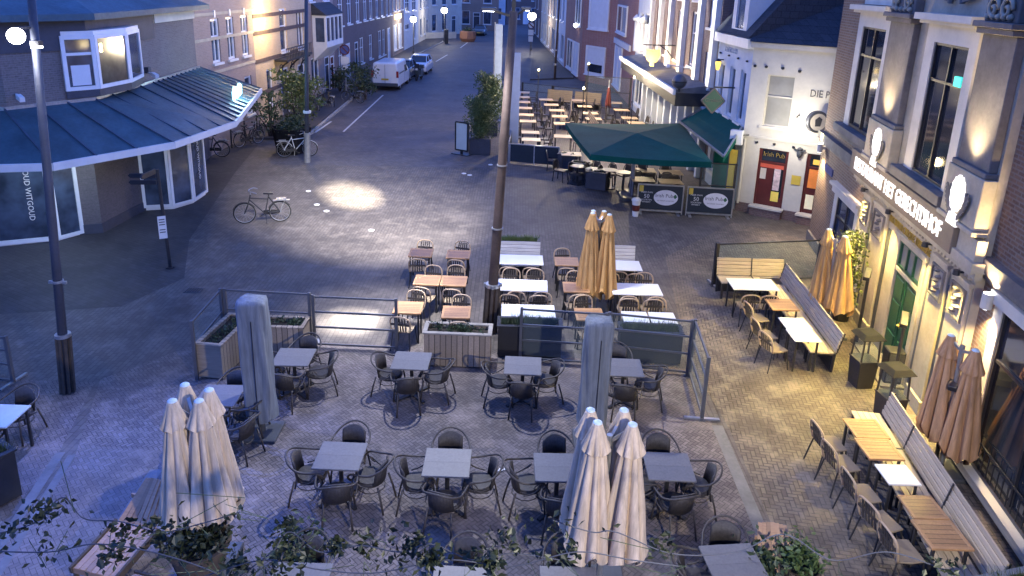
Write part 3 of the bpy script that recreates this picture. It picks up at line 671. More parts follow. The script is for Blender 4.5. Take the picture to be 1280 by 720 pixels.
# ------------------------------------------------------------------ generic houses
def house(name, label, A, B, s0, s1, H, m, wins=(), doors=(), roof=None, dep=8, group=None, sillm=None, band=None, cornice=True, gm=None, fm=None, cat='house', rh=2.2):
    tv = Vector((B[0]-A[0], B[1]-A[1])).normalized()
    r = thing(name, label, cat, (A[0]+tv.x*s0, A[1]+tv.y*s0, 0), atan2(tv.y, tv.x), group); L = s1-s0
    W_ = [(a-s0, z0, c-s0, z1, *q) for a, z0, c, z1, *q in wins]; D_ = [(a-s0, .06, c-s0, z1, *q) for a, c, z1, *q in doors]
    b = wgrid(MB(), 0, L, 0, H, W_+D_, 0, .16); body(b, 0, L, 0, H, dep); b.build('wall', m, r)
    for (a, z0, c, z1, *q) in W_:
        nx, rows = (q+[1, (1,)])[:2] if len(q) >= 2 else (q[0] if q else 1, (1,))
        g_ = q[2] if len(q) > 2 else (gm or M['glass_b'])
        win(r, a, z0, c, z1, fm or M['whitew'], g_, nx, rows, fw=.1, sill=sillm or M['white'], mw=.06)
    for (a, z0, c, z1, *q) in D_:
        d = part(r, 'door', q[0] if q else M['fascia'], lambda b: (b.box(a+.1,c-.1,.09,.13,z0,z1-.1), b.box(a,a+.1,.03,.13,z0,z1), b.box(c-.1,c,.03,.13,z0,z1), b.box(a+.1,c-.1,.03,.13,z1-.1,z1)))
        part(d, 'frame', M['whitew'], lambda b: (b.box(a,a+.1,.0,.029,z0,z1), b.box(c-.1,c,.0,.029,z0,z1), b.box(a+.1,c-.1,.0,.029,z1-.1,z1), b.box(a+.1,c-.1,.0,.03,z1-.62,z1-.55)))
    if band: each(r, 'brick_band', band[0], lambda b, z: b.box(0.01,L-.01,-.03,-.002,z,z+band[2]), band[1])
    if cornice: part(r, 'cornice', M['white'], lambda b: b.box(0.01,L-.01,-.22,-.002,H-.35,H-.02))
    if roof: part(r, 'roof', roof, lambda b: b.prismx([(-.25,H),(dep/2,H+rh),(dep+.1,H)], -.02, L+.02))
    return r
# ------------------------------------------------------------------ left shop with zinc canopy
SO = Vector((-13, 21, 0))
sh = thing('corner_shop', 'grey brick corner shop with wide blue zinc canopy and white bay windows on the left', 'shop', SO)
def lp(root, name, m, fn, A, B, org, parent=None, **k):
    b = MB(); fn(b); a = atan2(B[1]-A[1], B[0]-A[0])
    b.xf(Matrix.Translation(Vector((A[0]-org.x, A[1]-org.y, 0))) @ Matrix.Rotation(a, 4, 'Z')); return b.build(name, m, parent or root, **k)
def seglen(A, B): return hypot(B[0]-A[0], B[1]-A[1])
U = [(-20.5,17.1),(-13.7,19.2),(-12.5,21.2),(-12.95,29.4),(-20.5,31)]
b = MB()
b.prism([(x-SO.x, y-SO.y) for x, y in U], 3.3, 6.15); b.build('upper_wall', M['brick_left'], sh)
GW = [(-20.5,18.9),(-14.6,19.3),(-13.2,20.25),(-12.4,20.6),(-12.25,22.9),(-11.6,23.3),(-12.2,25.2),(-12.6,26.5),(-13.2,30.5),(-20.5,31)]
b = MB(); b.prism([(x-SO.x, y-SO.y) for x, y in GW], 0, 3.4); b.build('wall', M['brick_shop'], sh)
b = MB(); b.prism([(x-SO.x+.03*(1 if i in (3,4) else 0), y-SO.y-.03) for i, (x, y) in enumerate(GW)], 0, .3); b.build('plinth', M['fascia'], sh)
# canopy
I_ = [(-20.5,17.0),(-13.72,19.1),(-12.42,21.15),(-12.62,25),(-12.95,29.6)]; O_ = [(-20.5,15.5),(-11.75,17.75),(-9.95,20.6),(-9.45,24.0),(-11.2,31.7)]
zi, zo = 3.98, 2.86
b = MB(); P3 = lambda p, z: (p[0]-SO.x, p[1]-SO.y, z)
for i in range(4):
    b.add([P3(I_[i],zi),P3(I_[i+1],zi),P3(O_[i+1],zo),P3(O_[i],zo)], [(0,1,2,3)]); b.add([P3(I_[i],zi-.25),P3(I_[i+1],zi-.25),P3(O_[i+1],zo-.1),P3(O_[i],zo-.1)], [(0,1,2,3)])
cn = b.build('canopy', M['zinc'], sh)
b = MB(); lerp = lambda p, q, t: (p[0]+(q[0]-p[0])*t, p[1]+(q[1]-p[1])*t)
for i, nn in ((0,6),(1,3),(2,4),(3,11)):
    for k in range(nn+1):
        if i and k == 0: continue
        t = k/nn; p = lerp(I_[i], I_[i+1], t); q = lerp(O_[i], O_[i+1], t); b.bar((*P3(p,zi+.02)[:2],zi+.02), (*P3(q,zo+.02)[:2],zo+.02), .045, .05)
b.build('seam', M['zincrib'], cn)
b = MB()
for i in range(4): b.bar(P3(O_[i],zo-.06), P3(O_[i+1],zo-.06), .07, .2)
b.build('fascia', M['white'], sh)
b = MB()
for i in range(4): b.bar(P3(I_[i],zi+.03), P3(I_[i+1],zi+.03), .06, .1)
b.build('flashing', M['galv'], sh)
# upper eaves: dark fascia band and zinc roof edge
off = lambda p, d: (p[0]+d, p[1]-d*.8)
b = MB(); b.prism([(x-SO.x+.06*(k in (2,3)), y-SO.y-.06*(k in (0,1,2))) for k, (x, y) in enumerate([(-20.5,17.1),(-13.7,19.2),(-12.5,21.2),(-12.72,25.6),(-20.5,26)])], 5.45, 6.3); b.build('dark_fascia', M['fascia'], sh)
UO = [(-20.5,16.4),(-13.4,18.6),(-12.0,20.9),(-12.45,29.9),(-20.5,31.5)]
b = MB(); b.prism([(x-SO.x, y-SO.y) for x, y in UO], 6.3, 6.48)
n_ = len(UO); top = (-18.5-SO.x, 25-SO.y, 9.3)
for i in range(n_): b.add([P3(UO[i],6.48), P3(UO[(i+1) % n_],6.48), top], [(0,1,2)])
b.build('roof', M['zinc'], sh)
lp(sh, 'plaster_panel', M['offwhite'], lambda b: b.box(4.5,8.15,-.09,-.003,5.95,6.28), (-12.5,21.2), (-12.95,29.4), SO)
# bay window upstairs
BP = [(-12.85,20.5),(-12.28,21.2),(-12.12,22.7),(-12.45,24.1)]
for z0, z1, m_, nm in ((4.08,4.3,M['fascia'],'bay_base'),(5.86,5.98,M['whitew'],'bay_head')):
    b = MB(); b.prism([(x-SO.x, y-SO.y) for x, y in BP+[(-13.2,23.0)]], z0, z1); b.build(nm, m_, sh)
def bay(A, B, z0, z1, nx, rows, g_, fw=.1, name='bay_window', curtain=False):
    L = seglen(A, B)
    def f(b):
        b.box(0,fw,-.03,.06,z0,z1); b.box(L-fw,L,-.03,.06,z0,z1); b.box(fw,L-fw,-.03,.06,z0,z0+fw); b.box(fw,L-fw,-.03,.06,z1-fw,z1)
        for i in range(1, nx): b.box(L*i/nx-.045,L*i/nx+.045,-.027,.058,z0+fw,z1-fw)
        acc = 0
        for r in rows[:-1]: acc += r; z = z0+(z1-z0)*acc/sum(rows); b.box(fw,L-fw,-.025,.056,z-.04,z+.04)
    o = lp(sh, name, M['whitew'], f, A, B, SO)
    lp(sh, 'pane', g_, lambda b: b.box(fw*.6,L-fw*.6,.01,.02,z0+fw*.6,z1-fw*.6), A, B, SO, parent=o)
    if curtain: lp(sh, 'curtain', M['blind'], lambda b: b.box(.2,L-.2,.002,.008,z0+.14,z0+.72), A, B, SO, parent=o)
    return o
bay(BP[0], BP[1], 4.3, 5.86, 1, (2,1), M['glass_b'], .11, curtain=True); bb = bay(BP[1], BP[2], 4.3, 5.86, 1, (1,), M['glass_g2'] if 'glass_g2' in M else glass('lamp lit room window', (.10,.085,.06), .1), .11); bay(BP[2], BP[3], 4.3, 5.86, 1, (1,), M['glass_b'], .1)
lp(sh, 'indoor_lamp', E_['warm'], lambda b: b.box(.22,.33,.0,.009,5.35,5.6), BP[1], BP[2], SO, parent=bb)
bay((-12.94,28.2), (-12.98,29.35), 4.0, 6.1, 2, (1,), M['glass_b'], .1, 'narrow_window')
# shop windows on the ground floor
z_ = 2.72
bay((-17.6,18.95), (-14.75,19.1), .05, z_, 3, (1,), M['glass_b'], .12, 'shop_window'); bay((-14.7,19.1), (-13.25,19.75), .05, z_, 1, (1,), M['glass_b'], .12, 'shop_window'); o3 = bay((-13.25,19.75), (-12.85,20.4), .05, z_, 1, (1,), M['glass_b'], .1, 'shop_window')
bay((-12.25,22.8), (-11.4,23.05), .1, z_, 1, (1,), M['glass_b'], .09, 'shop_window'); bay((-11.4,23.05), (-10.98,23.75), .1, z_, 1, (1,), M['glass_b'], .08, 'shop_window'); o4 = bay((-10.98,23.75), (-11.0,24.9), .1, z_, 1, (1,), M['glass_b'], .09, 'shop_window'); bay((-11.0,24.9), (-12.3,26.2), .1, z_, 2, (1,), M['glass_b'], .08, 'shop_window')
for pl_, nm in (([(-17.6,18.97),(-14.75,19.12),(-14.7,19.12),(-13.25,19.8),(-12.9,20.4),(-17,20.5)],'shop_ceiling'),([(-12.2,22.85),(-11.4,23.1),(-11.05,23.8),(-11.05,24.85),(-12.25,25.6)],'shop_ceiling')):
    b = MB(); b.prism([(x-SO.x, y-SO.y) for x, y in pl_], z_, 3.0); b.build(nm, M['white'], sh); b = MB(); b.prism([(x-SO.x, y-SO.y) for x, y in pl_], 0, .09); b.build('shop_floor', M['white'], sh)
def vtext(s, A, B, u, z, size, root):
    a = atan2(B[1]-A[1], B[0]-A[0]); tv = Vector((cos(a), sin(a))); p = Vector((A[0]-SO.x+tv.x*u+tv.y*.04, A[1]-SO.y+tv.y*u-tv.x*.04, z))
    o = text(s, size, root, (0,0,0), (0,0,0), M['white'], .004)
    o.matrix_local = Matrix.Translation(p) @ Matrix.Rotation(a, 4, 'Z') @ Matrix.Rotation(pi/2, 4, 'X') @ Matrix.Rotation(-pi/2, 4, 'Z')
vtext('GOUD WITGOUD', (-14.7,19.1), (-13.25,19.75), 1.0, 2.35, .2, o3); vtext('GOUD WITGOUD', (-10.98,23.75), (-11.0,24.9), .5, 2.3, .19, o4)
s1 = thing('lit_sign', 'glowing pale blue sign standing on the right tip of the zinc canopy', 'sign', (-10.85,28.0,3.05), radians(100))
part(s1, 'sign_face', E_['cyan'], lambda b: b.prismy([(-.75,-.05),(-.45,-.12),(-.2,.0),(.2,.02),(.7,.05),(.8,.38),(.45,.5),(.2,.36),(-.2,.42),(-.5,.5),(-.78,.3)], -.04, .04))
part(s1, 'post', M['black'], lambda b: (b.bar((-.5,0,-.35),(-.5,0,0),.04), b.bar((.5,0,-.35),(.5,0,0),.04)))
light('sign_glow', 'POINT', (-10.6,27.9,3.4), 120, (.5,.85,1), .2)
s2 = thing('lit_sign', 'glowing cyan letter sign on the left end of the zinc canopy', 'sign', (-13.3,18.15,3.2), radians(14))
text('KEN', .34, s2, (-.55,-.02,-.1), (pi/2,0,0), E_['cyan'], .015, sx=.75); part(s2, 'rail', M['black'], lambda b: (b.bar((-1.6,.04,-.14),(.3,.04,-.14),.04), b.bar((-.2,.04,-.14),(-.2,.1,-.42),.04)))
part(s2, 'emblem', E_['cyan'], lambda b: b.prismy([(-1.05+.35*cos(2*pi*k/16), .2+.35*sin(2*pi*k/16)) for k in range(16)], -.03, .03))
# camera on the wall, small spot under the canopy
for (x, y, z, lb) in ((-13.4,19.3,4.35,'small white security camera on the wall left of the bay window'),(-12.35,24.5,4.35,'small white security camera on a long arm right of the bay window')):
    c_ = thing('security_camera', lb, 'camera', (x,y,z)); part(c_, 'camera_body', M['white'], lambda b: b.bar((.15,-.25,.02),(.42,-.5,-.03),.12)); part(c_, 'arm', M['white'], lambda b: b.bar((-.3,.3,0),(.2,-.3,0),.05)); part(c_, 'bracket', M['fascia'], lambda b: b.cbox((-.3,.28,.08),(.2,.2,.2)))
sp = thing('spotlight', 'small bright spotlight hanging below the canopy edge beside the left shop window', 'lamp', (-12.25,18.85,2.62))
part(sp, 'lamp_body', M['grey'], lambda b: (b.lathe([(.05,.22),(.05,.14),(.09,.12),(.1,0)], 10),)); part(sp, 'lens', E_['spotled'], lambda b: b.lathe([(.001,-.085),(.06,-.07),(.09,-.02),(.09,-.002)], 10))
light('shop_spot', 'POINT', (-12.25,18.8,2.42), 130, (.6,.76,1), .08)
# ------------------------------------------------------------------ left row of houses
LA, LB = (-13.2,33), (-12.5,90)
W1 = lambda a, c, z0, z1, nx=1, rows=(1,), *g_: (a, z0, c, z1, nx, rows, *g_)
h = house('brick_house', 'brown brick house with three narrow white windows and pale bands behind the canopy', LA, LB, -4.2, 3.6, 8, M['brick_tan'], [W1(-1.35,-.45,3.9,5.8,2,(1.6,1)), W1(.35,1.2,3.9,5.8,2,(1.6,1)), W1(2.05,2.9,3.9,5.8,2,(1.6,1)), W1(.3,1.2,1.0,2.9), W1(2.05,2.95,1.0,2.9)], band=(M['stone'], (3.45,4.9,5.95), .13), roof=M['tile'])
each(h, 'keystone', M['white'], lambda b, x: b.box(x,x+.14,-.05,-.004,5.85,6.15), (-.97+4.2, .7+4.2, 2.4+4.2))
h = house('yellow_house', 'lamp lit ochre brick house with dark brick bands and iron balcony beyond the canopy', LA, LB, 3.6, 12.6, 8.5, M['brick_ochre'], [W1(7.6,8.75,3.6,5.95,1,(1.5,1)), W1(5.1,6.0,1.0,2.9), W1(10.6,11.9,3.5,5.7,2)], [(7.3,8.5,2.7),(10.4,11.6,2.6)], band=(M['brick_band'], (1.7,3.35,4.75,5.6), .2), roof=M['tile'])
def ironb(b):
    b.box(6.3-3.6,11-3.6,-.75,-.04,3.2,3.32); x = 2.8
    while x < 7.4: b.bar((x,-.72,3.32),(x,-.72,3.9),.03); x += .28
    b.bar((2.7,-.72,3.9),(7.4,-.72,3.9),.05)
    for x in (3.0,5.0,7.1): b.tube([(x,-.04,2.3),(x,-.2,2.75),(x,-.5,3.05),(x,-.7,3.18)], .05, 6); b.tube([(x+.25*cos(k*.8), -.3, 2.85+.18*sin(k*.8)) for k in range(9)], .03, 5)
part(h, 'balcony', M['black'], ironb)
h = house('brick_house', 'dark brick house with white box oriel under a slate hood', LA, LB, 12.6, 19, 8.5, M['brick_tan'], [W1(13.2,15,.9,2.7,2), W1(13.3,14.4,6.2,7.8), W1(16.5,17.8,6.2,7.8)], [(16.3,17.4,2.5),(17.8,18.7,2.4,M['door_red'])], roof=M['tile'])
o = part(h, 'oriel', M['white'], lambda b: (b.box(1.2,5.4,-.9,-.005,3.35,3.7), b.box(1.2,5.4,-.9,-.006,5.2,5.35), [b.box(x,x+.14,-.9,-.76,3.7,5.2) for x in (1.2,2.2,3.22,4.24,5.26)], b.box(1.2,1.3,-.2,-.007,3.7,5.2), b.box(5.3,5.4,-.2,-.007,3.7,5.2), b.prismx([(-.9,3.35),(-.02,3.35),(-.02,2.5)],1.2,5.4)))
part(o, 'pane', M['glass_b'], lambda b: b.box(1.25,5.35,-.84,-.01,3.701,5.199)); part(o, 'oriel_roof', M['slate'], lambda b: b.prismx([(-1.0,5.36),(-.01,6.1),(-.01,5.36)],1.1,5.5))
house('brick_house', 'dark brick house with tall white framed windows beside the no parking sign', LA, LB, 19, 33, 9, M['brick_dark'], [W1(a,a+1.5,4.3,6.8,2,(1.6,1)) for a in (20.3,23.0,25.9,28.6,31)] + [W1(20,21.3,.9,3.0,2,(1.6,1)), W1(27,28.5,.9,3.0,2,(1.6,1)), W1(30.6,32,.9,3.0,2,(1.6,1))], [(22.3,23.6,2.9,M['whitew']),(25.2,26.3,2.8)], roof=M['tile'])
house('brick_house', 'dark brick house with paired white windows behind the parked van', LA, LB, 33, 42, 9, M['brick_dark'], [W1(a,a+1.4,4.3,6.8,2,(1.6,1)) for a in (33.7,36.2,38.6,40.5)] + [W1(34.6,36.2,.7,3.1,2,(1.6,1)), W1(36.6,38,.7,3.1,2,(1.6,1))], [(39.2,40.6,3.1,M['whitew'])], roof=M['tile'])
h = house('brick_house', 'brown brick shop house with a warm lit sign above its white windows', LA, LB, 42, 49, 9, M['brick_tan'], [W1(a,a+1.4,4.6,6.8,2,(1.6,1)) for a in (42.6,44.8,47)] + [W1(42.6,44.8,.6,3.2,2,(1.6,1),M['blind']), W1(45.4,47.8,.6,3.2,2,(1.6,1),M['blind'])], (), roof=M['tile'])
part(h, 'lit_sign', emitter('warm house sign', (1,.75,.3), 3), lambda b: b.box(1,4.5,-.15,-.01,3.75,4.25))
house('white_house', 'white plastered house with dark upper windows beyond the brown shop house', LA, LB, 49, 60, 8, M['bluewhite'], [W1(50,53,4.2,6.3,2,(1,1)), W1(55,58,4.2,6.3,2,(1,1)), W1(50,53,2.2,2.9,2), W1(55.5,57.5,.8,2.8,2)], roof=M['slate'])
house('white_house', 'pale lamp lit house front with tall white pilasters beside the first street lamp', LA, LB, 60, 70, 8, M['offwhite'], [W1(61.5,63,.8,3.0), W1(65,66.5,.8,3.0), W1(61.5,63,4.2,6.5), W1(65,66.5,4.2,6.5), W1(67.8,69.2,4.2,6.5)], [(67.6,68.8,2.7)], roof=M['slate'])
house('brick_house', 'dark narrow house behind the second street lamp', LA, LB, 70, 78, 9, M['brick_dark'], [W1(71,72.6,4,6.3,2), W1(74.5,76.2,4,6.3,2), W1(71,73,.8,3.0,2)], [(75,76.4,2.8)], roof=M['tile'])
LC, LD = (-12.2,112), (-7.5,160)
lw = house('garden_wall', 'pale low garden wall beside the third street lamp', (-12.4,100), (-8.5,104), 0, 5.5, .9, M['offwhite'], cornice=False, dep=.3, cat='wall')
house('pale_house', 'pale cream house with lit doorway bay at the far left of the street', (-12.3,103), (-9.4,112), 0, 12, 8, M['offwhite'], [W1(1,2.6,.8,3.2), W1(4.5,6.2,.8,3.2), W1(1,2.6,4.4,6.6), W1(4.5,6.2,4.4,6.6), W1(8,10,4.4,6.6)], [(8,9.6,2.8,M['fascia'])], roof=M['slate'])
house('far_house', 'distant brick house with white framed door and windows at the street end', (-10,122), (-3,123.5), 0, 7, 8, M['brick_tan'], [W1(.8,2.2,1,3.2), W1(4.4,5.8,1,3.2), W1(.8,2.2,4.4,6.6), W1(4.4,5.8,4.4,6.6)], [(2.7,3.9,2.9)], roof=M['tile'])
h = house('far_house', 'distant white house with a teal lit door at the street end', (-8,141), (-2.2,141), 0, 5.6, 9, M['bluewhite'], [W1(.5,1.6,1,3.2), W1(.5,1.6,4.5,6.6), W1(3.6,5,4.5,6.6), W1(3.8,5,1,3.2)], [(1.9,3.4,3.2,M['teal'])], roof=M['slate'])
house('far_house', 'distant dark brick house closing the view beyond the old mast', (-2.2,145), (6,147), 0, 9, 9, M['brick_dark'], [W1(1,2.8,1,3.2,2), W1(5,6.8,1,3.2,2), W1(1,2.8,4.5,6.6,2), W1(5,6.8,4.5,6.6,2)], [(3.4,4.6,2.8,M['whitew'])], roof=M['tile'])
# ------------------------------------------------------------------ right row
RA, RB = (7.7,46), (8.11,25.07)
h = house('white_shop', 'white shop front with pale lit pilasters left of the brick pilaster building', RA, RB, -1.2, 3.3, 9, M['bluewhite'], [W1(-.4,.7,3.9,6.2,1,(1.5,1)), W1(1.3,2.5,3.9,6.2,1,(1.5,1)), W1(-.6,2.6,.5,3.0,3,(3,1))], cornice=False)
each(h, 'pilaster', M['white'], lambda b, x: b.box(x,x+.4,-.2,-.004,3.75,5.6), (.05,1.35,2.5,3.75))
each(h, 'pilaster_cap', M['white'], lambda b, x: b.lathe([(.001,0),(.22,.05),(.25,.2),(.12,.35),(.001,.45)], 8, (x+.2,-.12,5.6)), (.05,1.35,2.5))
h = house('brick_pub', 'brick building with white lit pilasters above a long pale street canopy', RA, RB, 3.35, 16.85, 9, M['brick_dark'],
    [W1(a,a+1.25,4.3,6.7,2,(1.6,1)) for a in (4.6,7.15,9.6,12.4)] + [W1(15.1,16.2,3.75,5.15,1,(1.5,1)), W1(15.1,16.2,6.15,7.8,2), W1(12.4,13.6,7.2,8.2), W1(9.6,10.8,7.2,8.2)] + [W1(a,a+2.0,.5,2.7,2) for a in (4.2,7,9.8,12.6)], cornice=False)
PX = (3.7,6.2,8.55,11.3,14.2,16.5)
each(h, 'pilaster', M['white'], lambda b, x: b.box(x-3.35-.25*(x > 3.7),x-3.35+.25,-.22,-.004,3.85,8.9), PX)
for x in PX:
    q = Matrix.Translation((RA[0],RA[1],0)) @ Matrix.Rotation(atan2(RB[1]-RA[1], RB[0]-RA[0]), 4, 'Z')
    light('pilaster_light', 'SPOT', q @ Vector((x,-1.3,8.6)), 620, (.95,.97,1), .06, q @ Vector((x,-.1,6.6)), 42, .6)
    light('pilaster_uplight', 'SPOT', q @ Vector((x,-.7,4.0)), 60, (1,.82,.45), .06, q @ Vector((x,-.1,5.6)), 60, .8)
for x in (-.0,1.4,2.7):
    light('pilaster_light', 'SPOT', q @ Vector((x,-1.3,7.0)), 480, (.95,.97,1), .06, q @ Vector((x,-.1,5.0)), 45, .6)
cp = part(h, 'canopy', M['bandstone'], lambda b: b.prismx([(-1.35,3.5),(-1.35,3.62),(-.003,3.84),(-.003,3.5)], -1.6, 12.7))
part(cp, 'gutter', M['white'], lambda b: b.box(-1.62,12.72,-1.46,-1.353,3.42,3.66)); part(cp, 'valance', M['black'], lambda b: (b.box(-1.58,12.68,-1.345,-1.32,2.95,3.498), b.box(12.6,12.68,-1.318,-.01,2.95,3.497)))
each(h, 'pillar', M['bluewhite'], lambda b, x: b.box(x,x+.28,-.3,-.005,0,3.0), (.15,1.5,3.1,4.6,6.05,7.6,8.9,10.3,11.6,12.9))
def rlamp(name, label, s, y, z): return thing(name, label, 'lamp', q @ Vector((s,y,z)), atan2(RB[1]-RA[1], RB[0]-RA[0]))
ys = rlamp('lit_sign', 'glowing yellow shield sign hanging over the long canopy', 9.6, -1.1, 4.45); ys['category'] = 'sign'
part(ys, 'sign_face', E_['yellow'], lambda b: b.prismx([(y*.72,z*.72) for y,z in ((-.45,.4),(0,.32),(.45,.42),(.5,.0),(.3,-.42),(.1,-.5),(.1,-.75),(-.12,-.75),(-.12,-.5),(-.35,-.35),(-.5,.05))], -.08, .08))
part(ys, 'bracket', M['black'], lambda b: (b.bar((0,1.1,.5),(0,-.5,.5),.05), b.tube([(0,1.0,-.1),(0,.7,.25),(0,.3,.5)], .03, 5)))
light('sign_glow', 'POINT', q @ Vector((9.9,-1.2,4.2)), 35, (1,.7,.2), .25)
bl = rlamp('ball_lamp', 'dark glass ball lamp at the near corner of the long canopy', 16.1, -1.25, 3.98)
part(bl, 'globe', M['grey'], lambda b: b.lathe([(.3*sin(pi*k/12)+.0005, -.3*cos(pi*k/12)) for k in range(13)], 16), smooth=True); part(bl, 'bracket', M['black'], lambda b: (b.bar((0,.02,-.28),(0,.02,-.42),.08), b.lathe([(.31,-.03),(.31,.03)], 16)))
for s, yy in ((6,-1.4),(13.2,-1.4)):
    ar = rlamp('bracket_lamp', ['slender bracket lamp above the middle of the long canopy','slender bracket lamp above the near half of the long canopy'][s > 10], s, -.2, 4.3)
    part(ar, 'arm', M['white'], lambda b: b.tube([(0,.2,-.1),(0,-.4,.0),(0,-.9,.05)], .03, 6)); part(ar, 'lamp_head', M['white'], lambda b: b.lathe([(.05,.1),(.11,-.02),(.09,-.06)], 10, (0,-.9,0)))
h = house('pale_house', 'pale blue white house with three tall windows and slate roof beside the white pub', RA, RB, 16.9, 20.93, 6.1, M['bluewhite'], [W1(17.35,17.95,3.1,4.95), W1(18.65,19.3,3.1,4.95), W1(19.9,20.5,3.1,4.95), W1(17.3,20.3,.6,2.5,3)], cornice=True, dep=5, fm=M['bluewhite'])
part(h, 'roof', M['slate'], lambda b: b.prismx([(-.2,6.12),(2.8,9.8),(6,6.12)], -.05, 4.0))
dm = part(h, 'dormer', M['white'], lambda b: (b.box(1.5,3.2,-.05,2.5,6.14,6.35), b.box(1.5,1.9,-.05,2.5,6.351,8.3), b.box(2.8,3.2,-.05,2.5,6.351,8.3), b.box(1.9,2.8,-.05,2.5,8.1,8.3)))
part(dm, 'pane', M['glass_b'], lambda b: b.box(1.901,2.799,.02,.05,6.352,8.099)); each(h, 'wall_anchor', M['black'], lambda b, x: b.lathe([(.001,-.04),(.05,-.02),(.05,.02),(.001,.04)], 7, (x,-.03,5.3)), (.4,1.5,2.6,3.6))
text('HET WAPEN', .26, h, (.9,-.012,5.42), (pi/2,0,0), M['bluewhite'], .012)
ln = rlamp('added_lantern', 'small yellow lantern added for the lamp reflection in the first pale house window', 17.7, -.2, 4.85)  # glowing shape stands in for a lamp reflection in the window
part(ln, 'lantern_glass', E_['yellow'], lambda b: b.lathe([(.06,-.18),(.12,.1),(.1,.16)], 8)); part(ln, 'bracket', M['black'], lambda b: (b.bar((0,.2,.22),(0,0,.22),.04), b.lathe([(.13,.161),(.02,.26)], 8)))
gs = rlamp('diamond_sign', 'green diamond shaped sign with pale rim hanging over the awning', 19.4, -.75, 3.72); gs['category'] = 'sign'
part(gs, 'sign_face', M['signgreen'], lambda b: b.prismx([(0,.44),(.41,0),(0,-.44),(-.41,0)], -.03, .03)); part(gs, 'rim', M['cream'], lambda b: [b.bar((0,a,c),(0,d,e),.08,.05) for (a,c),(d,e) in (((0,.46),(.43,0)),((.43,0),(0,-.46)),((0,-.46),(-.43,0)),((-.43,0),(0,.46)))])
text('Grolsch', .2, gs, (.036,-.32,-.04), (pi/2,0,pi/2), M['cream'], .004); part(gs, 'bracket', M['black'], lambda b: b.bar((0,.75,.5),(0,0,.5),.05))
# red brick corner building at the fork
FA, FB, FC, FD = (5.4,61), (7.7,57.3), (7.72,47.3), (4.6,70)
FO = Vector((6.5,60,0)); fk = thing('brick_corner_building', 'red brick corner building with drawn white blinds where the street forks', 'building', FO)
b = MB(); b.prism([(x-FO.x, y-FO.y) for x, y in (FD,FA,FB,FC,(14,47.3),(14,70))], 0, 9.5); b.build('wall', M['brick_red'], fk)
LF = seglen(FA, FB)
def fwin(A, B, a, c, z0, z1, g_, nx=1):
    o = lp(fk, 'window', M['whitew'], lambda b: (b.box(a,a+.14,-.1,-.004,z0,z1), b.box(c-.14,c,-.1,-.004,z0,z1), b.box(a+.14,c-.14,-.1,-.004,z1-.14,z1), b.box(a+.14,c-.14,-.1,-.004,z0,z0+.14), b.box(a-.06,c+.06,-.16,-.005,z0-.12,z0-.002), [b.box(a+(c-a)*i/nx-.05,a+(c-a)*i/nx+.05,-.095,-.004,z0+.14,z1-.14) for i in range(1,nx)]), A, B, FO)
    lp(fk, 'pane', g_, lambda b: b.box(a+.13,c-.13,-.05,-.0045,z0+.13,z1-.13), A, B, FO, parent=o); return o
fwin(FA, FB, .85, 3.4, 4.35, 7.2, M['blind']); o = fwin(FA, FB, .75, 3.3, .7, 3.0, M['blind']); lp(fk, 'shutter_gap', M['glass'], lambda b: b.box(1.1,2.95,-.07,-.051,.9,1.55), FA, FB, FO, parent=o)
fwin(FB, FC, .6, 5.5, 4.4, 6.4, M['glass_b'], 2); fwin(FB, FC, .6, 4.4, .4, 3.4, M['blind'], 2); fwin(FD, FA, 5.4, 8.2, .3, 3.0, M['blind'], 2); fwin(FD, FA, 2, 5, .4, 3.0, M['glass_b'], 2); fwin(FD, FA, 5.6, 8.2, 4.4, 7, M['glass_b'], 2)
lp(fk, 'cornice', M['white'], lambda b: b.box(-.0,8,-.14,-.006,3.5,3.9), FB, FC, FO)
f_ = thing('small_lamp', 'small bright lamp on the narrow side of the red brick corner building', 'lamp', (5.0,63,4.4)); part(f_, 'globe', E_['cool'], lambda b: b.lathe([(.001,-.2),(.2,-.05),(.2,.1),(.001,.2)], 10)); part(f_, 'bracket', M['black'], lambda b: b.bar((.35,.1,.15),(0,0,.15),.06))
QA, QB = (2.6,118), (4.6,70)
house('row_house', 'pale grey row house just beyond the red brick corner', QA, QB, 38, 47.9, 9, M['bluewhite'], [W1(38.6,40,4.2,6.6), W1(41.5,43,4.2,6.6), W1(44.5,46,4.2,6.6), W1(39,42,.5,3.0,2), W1(44,47,.5,3.0,2)], dep=6)
house('row_house', 'brown brick row house in the narrow right hand street', QA, QB, 27, 37.9, 9, M['brick_tan'], [W1(28,29.5,4.2,6.6), W1(31,32.5,4.2,6.6), W1(34.5,36,4.2,6.6), W1(28,31,.5,3.0,2), W1(33.5,37,.5,3.0,2)], dep=6, roof=M['tile'])
house('row_house', 'white row house with large windows in the narrow right hand street', QA, QB, 16, 26.9, 9, M['offwhite'], [W1(17,19,4.2,6.6,2), W1(22,24,4.2,6.6,2), W1(17,20,.5,3.0,2), W1(22,25,.5,3.0,2)], dep=6, roof=M['slate'])
house('row_house', 'dark brick row house farthest down the right hand street', QA, QB, 0, 15.9, 9, M['brick_dark'], [W1(2,4,4.2,6.6,2), W1(8,10,4.2,6.6,2), W1(3,6,.5,3.0,2), W1(10,13,.5,3.0,2)], dep=6, roof=M['tile'])
